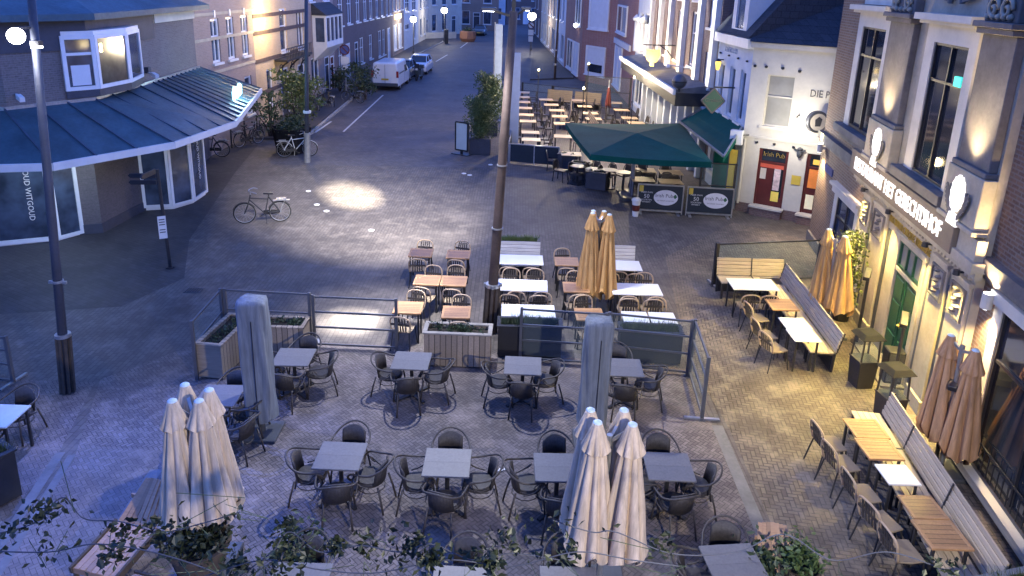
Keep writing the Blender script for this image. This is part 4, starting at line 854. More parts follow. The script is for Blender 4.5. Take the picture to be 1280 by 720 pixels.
# ------------------------------------------------------------------ furniture prototypes
def AtY(px, py, Y):
    v = d0 + cr*((px-640)/900) - cu_*((py-238)/900); t = Y/v.y; return Vector((v.x*t, Y, 7.65+v.z*t))
def mk_rattan():
    r = thing('rattan_armchair', 'dark rattan armchair', 'armchair')
    pts = [(.24*cos(a)*(1 if abs(cos(a)) < .75 else .97), .02+.23*sin(a)) for a in [2*pi*k/18 for k in range(18)]]
    b = MB(); b.prism(pts, .40, .45); b.prism([(x*.92, y*.92) for x, y in pts], .452, .47); b.build('seat', M['rattan'], r, bevel=.012)
    b = MB(); n = 10                         # woven back panel, curved round the sitter
    for i in range(n):
        a0 = pi*(1.5-.26)+pi*.52*i/n; a1 = pi*(1.5-.26)+pi*.52*(i+1)/n
        ring = lambda a, rr, z: (rr*cos(a), rr*.9*sin(a)+.03-(z-.42)*.16, z)
        t0 = .73+.06*sin(pi*i/n); t1 = .73+.06*sin(pi*(i+1)/n)
        b.add([ring(a0,.27,.42),ring(a1,.27,.42),ring(a1,.27,t1),ring(a0,.27,t0),ring(a0,.245,.42),ring(a1,.245,.42),ring(a1,.245,t1),ring(a0,.245,t0)],
              [(0,1,2,3),(4,7,6,5),(3,2,6,7),(0,4,5,1)] + ([(0,3,7,4)] if i == 0 else []) + ([(1,5,6,2)] if i == n-1 else []))
    b.build('backrest', M['rattan'], r, smooth=True)
    b = MB()
    b.tube([(.20,.22,.46),(.27,.24,.56),(.29,.17,.645),(.295,.0,.66),(.28,-.14,.685),(.2,-.27,.75),(.07,-.33,.80),(-.07,-.33,.80),(-.2,-.27,.75),(-.28,-.14,.685),(-.295,.0,.66),(-.29,.17,.645),(-.27,.24,.56),(-.20,.22,.46)], .017, 6, smooth=3)
    b.build('frame', M['rattan_t'], r, smooth=True)
    for s in (-1, 1):
        b = MB(); b.tube([(s*.26,-.1,.44),(s*.285,.02,.47),(s*.28,.12,.54),(s*.24,.14,.59),(s*.225,.09,.55),(s*.25,.06,.52)], .011, 5, smooth=3); b.build('scroll', M['rattan_t'], r, smooth=True)
        b = MB(); b.tube([(s*.2,.2,.43),(s*.225,.235,.2),(s*.24,.25,0)], .016, 6); b.build('leg', M['rattan_t'], r, smooth=True)
        b = MB(); b.tube([(s*.18,-.2,.43),(s*.2,-.26,.2),(s*.215,-.3,0)], .016, 6); b.build('leg', M['rattan_t'], r, smooth=True)
    b = MB(); b.tube([(.21*cos(2*pi*k/12),.0+.21*sin(2*pi*k/12),.3) for k in range(12)], .008, 5, closed=True); b.build('stretcher', M['rattan_t'], r, smooth=True)
    return Kind(r)
def mk_cafe():
    r = thing('cafe_chair', 'light wood cafe chair', 'chair')
    b = MB(); b.prism([(-.2,.21),(.2,.21),(.22,.0),(.19,-.2),(-.19,-.2),(-.22,.0)], .43, .46); b.build('seat', M['cream'], r, bevel=.01)
    b = MB(); b.tube([(-.2,-.19,.45),(-.22,-.235,.62),(-.2,-.26,.76),(-.1,-.29,.83),(.1,-.29,.83),(.2,-.26,.76),(.22,-.235,.62),(.2,-.19,.45)], .017, 6, smooth=3); b.build('back_hoop', M['tanwood'], r, smooth=True)
    b = MB()
    for x in (-.12,-.06,0,.06,.12): b.bar((x,-.205,.46),(x*.9,-.28,.8),.028,.012)
    b.bar((-.21,-.245,.64),(.21,-.245,.64),.012,.05); b.build('back_slats', M['rattan_t'], r)
    for s in (-1,1):
        b = MB(); b.tube([(s*.18,.19,.44),(s*.22,.24,0)], .013, 6); b.build('leg', M['black'], r)
        b = MB(); b.tube([(s*.18,-.18,.44),(s*.22,-.27,0)], .013, 6); b.build('leg', M['black'], r)
    return Kind(r)
def mk_terr():
    r = thing('terrace_chair', 'small dark terrace chair', 'chair')
    b = MB(); b.box(-.22,.22,-.2,.22,.41,.46); b.build('seat', M['rattan'], r)
    b = MB(); b.tube([(-.22,-.2,.45),(-.23,-.24,.66),(-.14,-.28,.84),(.14,-.28,.84),(.23,-.24,.66),(.22,-.2,.45)], .022, 5, smooth=2); b.add([(-.2,-.22,.5),(.2,-.22,.5),(.15,-.27,.82),(-.15,-.27,.82)], [(0,1,2,3)]); b.build('backrest', M['rattan_t'], r)
    b = MB()
    for x in (-1,1):
        for y in (-.2,.2): b.bar((x*.2,y,.42),(x*.22,y*1.15,0),.03)
    b.build('leg_frame', M['black'], r); return Kind(r)
def mk_ped(name, w_, d_, mt, label):
    r = thing(name, label, 'table')
    b = MB(); b.box(-w_/2,w_/2,-d_/2,d_/2,.715,.745); b.build('tabletop', mt, r, bevel=.006)
    b = MB(); b.tube([(0,0,.03),(0,0,.715)], .035, 8); b.box(-.18,.18,-.18,.18,.695,.714); b.build('pedestal', M['black'], r)
    b = MB(); b.bar((-.27,-.27,.02),(.27,.27,.02),.06,.035); b.bar((-.27,.27,.021),(.27,-.27,.021),.06,.035); b.lathe([(.09,.03),(.05,.07)], 10); b.build('base', M['black'], r)
    return Kind(r)
def mk_leg4(name, w_, d_, mt, label, trim=None):
    r = thing(name, label, 'table')
    b = MB()
    if trim: b.box(-w_/2+.05,w_/2-.05,-d_/2+.05,d_/2-.05,.718,.742)
    else: b.box(-w_/2,w_/2,-d_/2,d_/2,.715,.745)
    tp = b.build('tabletop', mt, r, bevel=0 if trim else .006)
    if trim:
        b = MB(); b.box(-w_/2,w_/2,-d_/2,-d_/2+.049,.712,.746); b.box(-w_/2,w_/2,d_/2-.049,d_/2,.712,.746); b.box(-w_/2,-w_/2+.049,-d_/2+.049,d_/2-.049,.712,.746); b.box(w_/2-.049,w_/2,-d_/2+.049,d_/2-.049,.712,.746); b.build('edge_frame', trim, r, bevel=.004)
    for sx in (-1,1):
        for sy in (-1,1): b = MB(); b.bar((sx*(w_/2-.06),sy*(d_/2-.06),0),(sx*(w_/2-.06),sy*(d_/2-.06),.712),.035); b.build('leg', M['black'], r)
    return Kind(r)
M['tan_seat'] = M['cream']; K_r = mk_rattan(); K_c = mk_cafe(); K_t = mk_terr()
K_g = mk_ped('bistro_table', .7, .66, M['woodg'], 'grey table')
K_w = mk_leg4('slatted_table', .62, .6, M['woodt'], 'wooden table', M['woodtrim'])
K_l = mk_leg4('white_table', 1.18, .66, M['whitetop'], 'white table')
K_s = mk_leg4('white_table', .56, .54, M['whitetop'], 'small white table')
rnd = random.Random(3)
J = lambda a: rnd.uniform(-a, a)
# ------------------------------------------------------------------ centre terrace: grey tables and rattan chairs
OR4 = ['first', 'second', 'third', 'fourth']
SIDE = dict(left=(-.46,-.03,-90), right=(.46,-.03,90), back=(0,.5,180), front=(0,-.46,0))
def setof(x, y, tdesc, sides, tk=K_g, ck=K_r, cdesc='rattan armchair', grp='rattan armchairs on the paved terrace', tl=None, tg=None, dist=1., rz=0):
    tk.put((x, y, 0), rz+J(.03), tl or tdesc, tg)
    for s in sides:
        dx, dy, a = SIDE[s]; w_ = {'left':'left of','right':'right of','back':'behind','front':'before'}[s]
        ck.put((x+dx*dist+J(.05), y+dy*dist+J(.05), 0), radians(a)+J(.3), f'{cdesc} {w_} the {tdesc}', grp)
for i, (x, y) in enumerate(((-2.46,9.31),(-.84,9.23),(.81,9.2),(2.49,9.3))):
    setof(x, y, f'{OR4[i]} grey table of the nearer row', ('left','right','back','front'), tg='grey bistro tables on the paved terrace')
for i, (x, y) in enumerate(((-4.03,12.2),(-1.8,12.2),(.31,12.15),(2.22,12.2))):
    setof(x, y, f'{OR4[i]} grey table of the fence row', [('back','right','front','left'),('left','right','front'),('left','right','front'),('right','front','back')][i], tg='grey bistro tables on the paved terrace')
setof(-4.88, 10.83, 'grey table between the covered parasol and the cream parasols', ('back','right','front'), tg='grey bistro tables on the paved terrace')
K_r.put((-4.35,10.25,0), radians(70), 'dark rattan armchair standing alone just right of the cream parasol cluster', 'rattan armchairs on the paved terrace')
setof(-8.2, 10.05, 'pale bluish table cut by the left picture edge', ('back','front'), tk=mk_leg4('bistro_table', .8, .62, mat('pale blue grey tabletop', (.45,.5,.52), .4, var=.1), 'pale table'), tg='grey bistro tables on the paved terrace')
p = G(372,730,.74); setof(p[0], p[1], 'grey table under the vines below the street lettering', ('back',), tg='grey bistro tables on the paved terrace')
p = G(575,735,.74); setof(p[0], p[1], 'grey table at the bottom edge near the middle', ('back',), tg='grey bistro tables on the paved terrace')
p = G(712,735,.74); setof(p[0], p[1], 'grey table at the bottom edge below the right cream parasols', ('back',), tg='grey bistro tables on the paved terrace')
p = G(918,705,.74); setof(p[0], p[1], 'dark grey table at the bottom right beside the stone band', ('back','left'), tg='grey bistro tables on the paved terrace', rz=.1)
# ------------------------------------------------------------------ mid terrace
tg = 'slatted wooden tables behind the fence'; cg = 'wood hoop cafe chairs behind the fence'; tw = 'white tables behind the fence'
for (x, y, d) in ((-2.36,17.85,'left wooden table of the farthest pair'),(-1.36,17.82,'right wooden table of the farthest pair'),(-1.97,16.05,'left half of the joined wooden tables'),(-1.33,16.05,'right half of the joined wooden tables'),(-2.2,14.5,'wooden table at the fence end in the light pool'),(-1.13,14.35,'wooden table behind the pale wooden planter'),(1.48,17.55,'wooden table far behind left of the orange parasols'),(1.6,15.9,'wooden table just left below the orange parasols'),(1.78,14.45,'wooden table behind the right covered parasol')):
    setof(x, y, d, ('back','front'), K_w, K_c, 'hoop back cafe chair', cg, tg=tg, dist=.88)
def wset(x, y, d, back, front=True):
    K_l.put((x,y,0), J(.02), d, tw)
    for k, sx in enumerate((-.3,.3)):
        side = ('left','right')[k]
        if back: K_c.put((x+sx+J(.03), y+.52, 0), pi+J(.12), f'{side} cafe chair behind the {d}', cg)
        if front: K_c.put((x+sx+J(.03), y-.5, 0), J(.12), f'{side} cafe chair before the {d}', cg)
wset(.28,17.58,'white table farthest back beside the mast',False); wset(.33,15.92,'middle white table beside the mast',True); wset(.44,14.5,'nearest white table beside the mast',True,False)
wset(2.8,17.4,'white table farthest back right of the orange parasols',False); wset(3.03,15.9,'middle white table right of the orange parasols',True)
for x, sd in ((2.78,'left'),(3.38,'right')):
    K_s.put((x,14.38,0), 0, f'{sd} square white table of the joined pair above the right dark planter', tw)
    K_c.put((x,14.95,0), pi+J(.1), f'cafe chair behind the {sd} square white table of the joined pair', cg)
def slat_bench(name, label, L, loc, rz, group=None, back=True, strap=(), m=None, bh=.92):
    r = thing(name, label, 'bench', loc, rz, group); m = m or M['slatwhite']
    b = MB(); n = 5
    for i in range(n): b.box(0,L,-.5+i*.1,-.5+i*.1+.088,.43,.46)
    b.build('seat', m, r)
    b = MB()
    for i in range(5): b.box(0,L,.02+i*.022,.045+i*.022,.47+i*(bh-.47)/5,.47+(i+1)*(bh-.47)/5-.012)
    b.build('backrest', m, r)
    b = MB()
    for x in (.03, L*.5, L-.03):
        b.bar((x,-.46,0),(x,-.46,.43),.05); b.bar((x,.0,0),(x,.02,.43),.05); b.bar((x,-.48,.41),(x,.02,.41),.05,.03); b.bar((x,.05,.43),(x,.16,bh-.02),.04,.03)
    b.build('frame', M['black'], r)
    b = MB(); b.box(.05,L-.05,-.03,-.005,.02,.40); b.build('kick_board', M['black'], r)
    for s in strap: b = MB(); b.bar((s,-.51,.465),(s,.0,.465),.03,.012); b.bar((s,.012,.47),(s,.10,bh+.005),.03,.012); b.build('strap', M['black'], r)
    return r
slat_bench('slatted_bench', 'pale slatted bench behind the farthest white table beside the mast', 1.15, (-.33,18.35,0), 0, 'pale slatted benches')
slat_bench('slatted_bench', 'pale slatted bench half hidden behind the orange parasols', 1.0, (2.4,18.3,0), 0, 'pale slatted benches')
# ------------------------------------------------------------------ planters
def tuft(b, x, y, z, n, h, sp, rn):
    for k in range(n):
        a = rn.uniform(0, 6.28); d = rn.uniform(0, sp); t = rn.uniform(.1,.6)*h; px, py = x+d*cos(a), y+d*sin(a); hh = h*rn.uniform(.5,1)
        b.add([(px-.008,py,z),(px+.008,py,z),(px+cos(a)*t,py+sin(a)*t,z+hh)], [(0,1,2)])
def planter(name, label, w_, d_, h, loc, rz, m=None, rim=None, plant='sparse', group='planters along the terrace fence', lm=None):
    r = thing(name, label, 'planter', loc, rz, group); m = m or M['wood']; rn = random.Random(int(abs(loc[0]*100)+abs(loc[1]*10)))
    b = MB(); b.box(-w_/2,w_/2,-d_/2,-d_/2+.03,.04,h); b.box(-w_/2,w_/2,d_/2-.03,d_/2,.04,h); b.box(-w_/2,-w_/2+.03,-d_/2+.03,d_/2-.03,.04,h); b.box(w_/2-.03,w_/2,-d_/2+.03,d_/2-.03,.04,h); b.build('box', m, r)
    if rim:
        b = MB(); e = .03; b.box(-w_/2-e,w_/2+e,-d_/2-e,-d_/2+.06,h+.002,h+.04); b.box(-w_/2-e,w_/2+e,d_/2-.06,d_/2+e,h+.002,h+.04); b.box(-w_/2-e,-w_/2+.06,-d_/2+.06,d_/2-.06,h+.002,h+.04); b.box(w_/2-.06,w_/2+e,-d_/2+.06,d_/2-.06,h+.002,h+.04); b.build('rim', rim, r, bevel=.006)
    b = MB(); nx_ = 12
    b.box(-w_/2+.03,w_/2-.03,-d_/2+.03,d_/2-.03,h-.16,h-.07); b.build('soil', M['soil'], r)
    b = MB()
    if plant == 'sparse':
        for k in range(int(9*w_)):
            cx, cy = rn.uniform(-w_/2+.1,w_/2-.1), rn.uniform(-d_/2+.1,d_/2-.1)
            leaves(b, [(cx+rn.gauss(0,.05), cy+rn.gauss(0,.05), h-.05+rn.uniform(0,.13)) for _ in range(22)], .045, rnd=rn)
            if rn.random() < .3: tuft(b, cx, cy, h-.07, 14, .24, .03, rn)
    elif plant == 'grass':
        for k in range(int(40*w_)): tuft(b, rn.uniform(-w_/2+.06,w_/2-.06), rn.uniform(-d_/2+.06,d_/2-.06), h-.07, 16, .26, .05, rn)
    b.build('plants', lm or M['leaf_d'], r)
    return r
planter('wooden_planter', 'weathered wooden planter set lengthwise along the left fence end', 1.35, .5, .74, (-5.72,13.2,0), radians(84), rim=M['wood'])
planter('wooden_planter', 'weathered wooden planter half hidden behind the left covered parasol', 1.1, .48, .72, (-4.75,13.62,0), 0, rim=M['wood'])
planter('wooden_planter', 'pale wooden planter with light rim at the fence gap left of the mast', 1.36, .48, .75, (-1.02,13.5,0), radians(-1), rim=mat('pale planter rim', (.27,.245,.21), .7))
planter('dark_planter', 'dark grass planter right of the mast behind the fence', 1.34, .42, .72, (.47,13.95,0), 0, M['black'], M['black'], 'grass')
planter('dark_planter', 'dark grass planter at the right fence corner', 1.3, .42, .72, (3.02,13.85,0), radians(-2), M['black'], M['black'], 'grass')
planter('dark_planter', 'dark low planter with grass behind the pale bench beside the mast', 1.2, .4, .8, (.2,18.85,0), 0, M['fascia'], M['fascia'], 'grass', lm=M['leaf_m'])
planter('dark_planter', 'long dark planter with long green grass at the bottom right corner', 2.2, .5, .95, (5.9,6.85,0), radians(14), M['fascia'], M['galv'], 'grass', group=None, lm=M['leaf_m'])
planter('dark_planter', 'black planter box with dark shrubs in the bottom left corner', .9, .7, .8, G(-28,632)[:2]+(0,), radians(60), M['black'], M['black'], 'grass', group=None)
# ------------------------------------------------------------------ fence panels
def fence(label, A, B, h=1.25, rails=(.42,.78,1.22), glass_=False, foot=(1,1), m=None, name='fence_panel', post=.06):
    L = seglen(A, B); r = thing(name, label, 'fence', (A[0],A[1],0), atan2(B[1]-A[1],B[0]-A[0]), 'terrace fence panels'); m = m or M['grey']
    for x in (0, L): b = MB(); b.box(x-post/2,x+post/2,-post/2,post/2,0,h); b.box(x-post,x+post,-post,post,0,.012); b.build('post', m, r)
    for z in rails: b = MB(); b.bar((post/2,0,z),(L-post/2,0,z),.036,.036); b.build('rail', m, r)
    if glass_: b = MB(); b.box(post/2+.01,L-post/2-.01,-.006,.006,.16,h-.06); b.build('glass_pane', M['clear'], r)
    for k, x in enumerate((0, L)):
        if foot[k]: b = MB(); b.box(x-.03,x+.03,-.32,.32,.014,.05); b.build('foot', M['galv'], r)
    return r
fence('short fence panel at the left end beside the lengthwise planter', (-6.05,12.49), (-6.1,14.0), 1.28, (.75,1.24), True, (0,0))
fence('long fence panel behind the left covered parasol', (-6.02,14.02), (-4.2,13.93), 1.28, (.4,.8,1.24), False, (0,1))
fence('fence panel with three rails before the bright light pool', (-4.12,13.92), (-2.36,13.86), 1.24, (.1,.5,.85,1.2), False, (1,0))
fence('fence panel running from the mast to the right covered parasol', (.28,13.62), (2.02,13.5), 1.24, (.08,.5,.85,1.2), True, (0,0))
fence('fence panel between the right covered parasol and the right corner', (2.08,13.5), (3.72,13.25), 1.26, (.08,.5,.88,1.22), True, (0,0))
fence('glazed fence panel coming forward at the right corner of the terrace', (3.76,13.2), (3.64,11.67), 1.3, (.1,.45,.85,1.26), True, (0,1))
fence('fence panel end at the left picture edge beside the pale table', G(-60,470)[:2], G(17,479)[:2], 1.0, (.06,.4,.7,.96), True, (0,1))
# ------------------------------------------------------------------ parasols
def canopy_mb(zt, zb, rt, rb, n=9, rn=None, folds=.34, flounce=True):
    b = MB(); rn = rn or random; ph = rn.uniform(0,6); K = 14; seg = 96; prof = []
    amp = [rn.uniform(.35,1.5) for _ in range(n)]
    for i in range(K+1):
        t = i/K; z = zt+(zb-zt)*t; R_ = rt+(rb-rt)*(t**.85); prof.append((R_, z, t))
    o = []
    for (R_, z, t) in prof:
        for k in range(seg):
            a = 2*pi*k/seg; f_ = n*a/(2*pi); q = amp[int(f_) % n]; w_ = abs(sin(pi*f_))
            rr = R_*(1-folds*min(1,t*2.2)*(1-w_**.55)*1.7*q) ; dz = 0
            if t == 1: dz = .2*(w_-.4)*q+.05*sin(5*a+ph)
            aa = a+t*(.16*sin(2*a+ph)+.12*sin(3*a+ph*2.3)+.05*sin(7*a+ph)); rr *= 1+.07*t*sin(2*a+ph*1.7)+.03*sin(11*t+3*a+ph)*t
            o.append((rr*cos(aa), rr*sin(aa), z+dz))
    f = []
    for i in range(K):
        for k in range(seg): f.append((i*seg+k, i*seg+(k+1) % seg, (i+1)*seg+(k+1) % seg, (i+1)*seg+k))
    f.append(tuple(range(seg))); b.add(o, f)
    if flounce:
        o = []; f = []; zs = zt+(zb-zt)*.01; ze = zt+(zb-zt)*.2
        for i in range(4):
            t = i/3; z = zs+(ze-zs)*t
            for k in range(seg):
                a = 2*pi*k/seg; w_ = abs(sin(pi*n*a/(2*pi))); rr = rt*1.05+(rb-rt)*.44*t; rr *= 1-.3*t*(1-w_**.6); o.append((rr*cos(a), rr*sin(a), z+(.06*(w_-.5) if i == 3 else 0)))
        for i in range(3):
            for k in range(seg): f.append((i*seg+k, i*seg+(k+1) % seg, (i+1)*seg+(k+1) % seg, (i+1)*seg+k))
        b.add(o, f)
    return b
def parasol(label, loc, offs, cm, zt=2.55, zb=.72, rb=.32, rt=.06, cap=None, seed=1, lean=(0,0), name='parasol', group=None, mh=2.35):
    r = thing(name, label, 'parasol', loc, 0, group); rn = random.Random(seed)
    for (dx, dy, dz) in offs:
        b = canopy_mb(zt+dz, zb+dz+rn.uniform(-.06,.06), rt, rb, rn.choice((8,9,10)), rn)
        for i, v in enumerate(b.v): t = (v[2]-zb)/(zt-zb); b.v[i] = (v[0]+dx+lean[0]*t, v[1]+dy+lean[1]*t, v[2])
        c = b.build('canopy', cm, r, smooth=True)
        b = MB(); b.lathe([(rt*.95,zt+dz-.02),(rt*.98,zt+dz+.008),(rt*.6,zt+dz+.025),(.001,zt+dz+.028)], 14, (dx+lean[0],dy+lean[1],0)); b.build('cap', cap or M['bluecap'], c, smooth=True)
    cx = sum(o[0] for o in offs)/len(offs); cy = sum(o[1] for o in offs)/len(offs)
    b = MB(); b.tube([(cx,cy,.05),(cx+lean[0],cy+lean[1],mh)], .04, 8)
    b.build('mast', M['galv'], r)
    if len(offs) > 1:
        b = MB()
        for (dx, dy, dz) in offs: b.bar((cx+lean[0],cy+lean[1],mh-.1),(dx+lean[0],dy+lean[1],zt+dz-.05),.04)
        b.build('arm', M['galv'], r)
    b = MB(); b.box(cx-.35,cx+.35,cy-.35,cy+.35,0,.07); b.build('base', M['dkgrey'], r, bevel=.01)
    return r
parasol('cluster of four closed cream parasols on one mast at the left', (-3.95,7.92,0), [(-.15,.2,0),(.2,.1,0),(-.14,-.17,0),(.18,-.15,0)], M['canvas_w'], seed=11, zt=2.6, zb=.86, group='closed cream parasol clusters')
parasol('cluster of four closed cream parasols on one mast right of centre', (1.32,7.72,0), [(-.26,.12,0),(.16,.14,0),(-.2,-.14,0),(.22,-.16,0)], M['canvas_w'], seed=12, zb=.82, rb=.35, zt=2.6, group='closed cream parasol clusters')
parasol('pair of closed orange parasols among the white tables behind the fence', (2.1,16.0,0), [(-.19,.05,0),(.19,-.02,0),(-.14,.4,-.05),(.12,.42,-.06)], M['canvas_o'], seed=13, zt=2.55, rb=.33, zb=.6)
parasol('pair of closed ochre parasols behind the far end of the long bench', (7.45,15.35,0), [(-.1,.2,0),(.1,-.2,-.02)], M['canvas_o'], seed=14, zt=2.5, rb=.33, zb=.75, lean=(-.12,0))
parasol('pair of faded terracotta closed parasols behind the near bench', (7.35,10.4,0), [(-.08,.22,0),(.08,-.18,-.05)], M['canvas_p'], seed=15, zt=2.42, rb=.33, zb=.55, lean=(-.12,-.05))
def covered(label, loc, top, lean):
    r = thing('covered_parasol', label, 'parasol', loc, 0, 'parasols in grey protective covers'); rn = random.Random(int(loc[0]*10))
    b = MB(); seg = 64; o = []; K = 34; zb = .34; ph = rn.uniform(0, 6)
    for i in range(K+1):
        t = i/K; z = zb+(top-zb)*t; w_ = .25-.015*t; d_ = .22-.03*t
        for k in range(seg):
            a = 2*pi*k/seg; e = .42; c_, s_ = cos(a), sin(a)
            fold = abs(sin(2.5*a+1.3*sin(3*t+ph)))**3*.16*(1-t)**.6 + .05*sin(4*a+8*t+ph)*(1-.6*t) + .03*max(0, sin(17*t+2*a+ph))*sin(3*a)
            wr = 1-fold
            if i == K: wr *= .9
            o.append((abs(c_)**e*math.copysign(w_,c_)*wr+lean*t, abs(s_)**e*math.copysign(d_,s_)*wr, z+.02*sin(4*a)*(i == K)+.05*sin(3*a+ph)*(i == 0)))
    f = [(i*seg+k, i*seg+(k+1) % seg, (i+1)*seg+(k+1) % seg, (i+1)*seg+k) for i in range(K) for k in range(seg)]; f.append(tuple(K*seg+k for k in range(seg)))
    b.add(o, f); c = b.build('cover', M['canvas_grey'], r, smooth=True)
    b = MB(); b.tube([(.03+lean*t, -.235+.03*t, .3+(top-.3)*t) for t in (0,.25,.5,.75,.86)], .008, 5); b.build('zip', M['black'], c)
    b = MB(); b.tube([(0,0,.04),(lean*.2,0,.6)], .05, 8); b.build('mast', M['dkgrey'], r); b = MB(); b.box(-.3,.3,-.3,.3,0,.06); b.build('base', M['dkgrey'], r, bevel=.01)
covered('parasol in a grey cover standing at the left between the tables', (-4.2,10.85,0), 2.55, -.02); covered('parasol in a grey cover standing right of centre behind the cream parasols', (1.5,10.9,0), 2.35, .02)
# ------------------------------------------------------------------ right terrace
slat_bench('long_bench', 'short pale bench with back closing the far end of the side terrace', 1.75, (5.45,17.62,0), 0, 'pale side terrace benches', strap=(.9,), m=M['slatwood'])
def bench_line(label, A, B, straps): return slat_bench('long_bench', label, seglen(A,B), (A[0],A[1],0), atan2(B[1]-A[1],B[0]-A[0]), 'pale side terrace benches', strap=straps, m=M['slatwood'])
bench_line('long pale bench with high back along the far half of the side terrace', (7.05,17.5), (6.82,13.55), (.02,))
bench_line('long pale bench with high back along the near half of the side terrace', (6.72,11.35), (6.2,7.4), (1.05,2.5))
g1 = 'side terrace tables'; g2 = 'cafe chairs along the side terrace'
K_x = mk_leg4('white_table', 1.12, .68, M['whitetop'], 'wide white table at the far end of the side terrace'); K_x.put((5.98,16.42,0), 0, 'wide white table at the far end of the side terrace', g1)
K_w.put((6.3,15.28,0), 0, 'wooden table just below the wide white table on the side terrace', g1)
K_s.put((6.25,14.32,0), 0, 'farther square white table of the joined pair beside the far bench', g1); K_s.put((6.22,13.76,0), 0, 'nearer square white table of the joined pair beside the far bench', g1)
K_w2 = mk_leg4('slatted_table', .56, .54, M['woodt'], 'wooden table', M['woodtrim'])
K_w2.put((6.0,10.45,0), 0, 'farther wooden table of the joined pair beside the near bench', g1); K_w2.put((5.95,9.9,0), 0, 'nearer wooden table of the joined pair beside the near bench', g1)
K_s.put((5.93,9.28,0), 0, 'single square white table between wooden tables beside the near bench', g1, (.86,.86,1)); K_w2.put((5.93,8.58,0), 0, 'wooden table below the single white table beside the near bench', g1, (.88,.88,1)); K_w2.put((5.9,8.05,0), 0, 'last wooden table of the side terrace nearest the grass planter', g1)
for (x, y, a, lb) in ((5.68,15.82,0,'left cafe chair before the wide white table'),(6.12,15.82,0,'right cafe chair before the wide white table'),(5.72,15.15,-80,'cafe chair beside the wooden table below the wide white table'),(5.62,14.3,-80,'cafe chair beside the farther square white table of the far bench'),(5.62,13.72,-70,'pale seated cafe chair beside the nearer square white table of the far bench'),
    (5.42,10.42,-85,'cafe chair beside the farther joined wooden table at the near bench'),(5.4,9.9,-80,'cafe chair beside the nearer joined wooden table at the near bench'),(5.4,9.2,-85,'cafe chair beside the single white table at the near bench'),(5.4,8.6,-75,'cafe chair beside the wooden table below the single white table'),(5.42,8.05,-85,'cafe chair beside the last wooden table near the grass planter')):
    K_c.put((x,y,0), radians(a), lb, g2)
def lantern(label, loc, rz):
    r = thing('patio_lantern', label, 'lantern', loc, rz, 'black patio lanterns by the courthouse door')
    b = MB(); o = [(-.2,-.2),(.2,-.2),(.2,.2),(-.2,.2)]
    b.add([(x*.85,y*.85,0) for x, y in o]+[(x,y,.58) for x, y in o], [(0,1,2,3),(4,5,6,7),(0,1,5,4),(1,2,6,5),(2,3,7,6),(3,0,4,7)]); b.build('base_box', M['black'], r, bevel=.01)
    b = MB()
    for x, y in o: b.bar((x*.9,y*.9,.58),(x*.8,y*.8,1.1),.025)
    b.box(-.21,.21,-.21,.21,.581,.61); b.build('frame', M['black'], r)
    b = MB(); b.box(-.16,.16,-.16,.16,.612,1.098); b.build('glass_pane', M['clear'], r)
    b = MB(); b.add([(-.25,-.25,1.1),(.25,-.25,1.1),(.25,.25,1.1),(-.25,.25,1.1),(-.16,-.16,1.2),(.16,-.16,1.2),(.16,.16,1.2),(-.16,.16,1.2)], [(0,1,2,3),(4,5,6,7),(0,1,5,4),(1,2,6,5),(2,3,7,6),(3,0,4,7)]); b.build('lid', M['matblack'], r, bevel=.008)
lantern('black patio lantern with glass top at the end of the far bench', (7.22,13.1,0), .1); lantern('black patio lantern with glass top before the near bench', (7.1,11.75,0), .15)
sbx = thing('speaker_box', 'small black box standing on the ground left of the green door', 'box', (7.9,13.25,0), -.15)
part(sbx, 'cabinet', M['black'], lambda b: b.box(-.17,.17,-.16,.16,.02,.75), bevel=.02); part(sbx, 'front_grille', M['dkgrey'], lambda b: b.box(-.14,.14,-.168,-.161,.1,.7))
def flood(label, loc, h, rz):
    r = thing('floodlight_post', label, 'floodlight', loc, rz, 'black floodlight posts along the courthouse')
    b = MB(); b.tube([(0,0,0),(0,0,h)], .035, 8); b.lathe([(.14,0),(.14,.02)], 12); b.build('post', M['black'], r)
    b = MB(); b.bar((-.02,.06,h+.06),(-.03,-.42,h-.02),.13,.09); b.build('lamp_head', M['black'], r, bevel=.01); b = MB(); b.cbox((0,.0,h-.02),(.1,.12,.16)); b.build('bracket', M['dkgrey'], r)
ff = lambda s, y: ch.matrix_basis @ Vector((s, y, 0))
flood('black floodlight post between the climbing plant and the green door', ff(7.2,-.5), 1.72, -.5); flood('black floodlight post right of the green door', ff(9.5,-.5), 1.72, -.5); flood('black floodlight post in front of the big ground floor window', ff(11.6,-.45), 1.65, -.5)
fence('black framed glass windscreen closing the far side terrace', (5.5,18.0), (8.5,18.6), 1.22, (.08,1.18), True, (1,0), M['black'], 'glass_screen', .09)
# climbing plant
cl = thing('climbing_plant', 'narrow green climbing plant behind the ochre parasols', 'plant', ff(6.0,-.55)); rn = random.Random(5)
part(cl, 'stem', M['bark'], lambda b: [b.tube([(rn.uniform(-.06,.06), rn.uniform(-.06,.06), 0),(rn.uniform(-.1,.1),rn.uniform(-.1,.1),1.0),(rn.uniform(-.1,.1),rn.uniform(-.1,.1),2.0)], .02, 5) for _ in range(3)])
part(cl, 'foliage', M['leaf_y'], lambda b: leaves(b, [(rn.gauss(0,.17), rn.gauss(0,.17), rn.uniform(.5,2.25)) for _ in range(900)], .08, rnd=rn))
part(cl, 'pot', M['black'], lambda b: b.lathe([(.18,0),(.25,.45),(.25,.47)], 14))
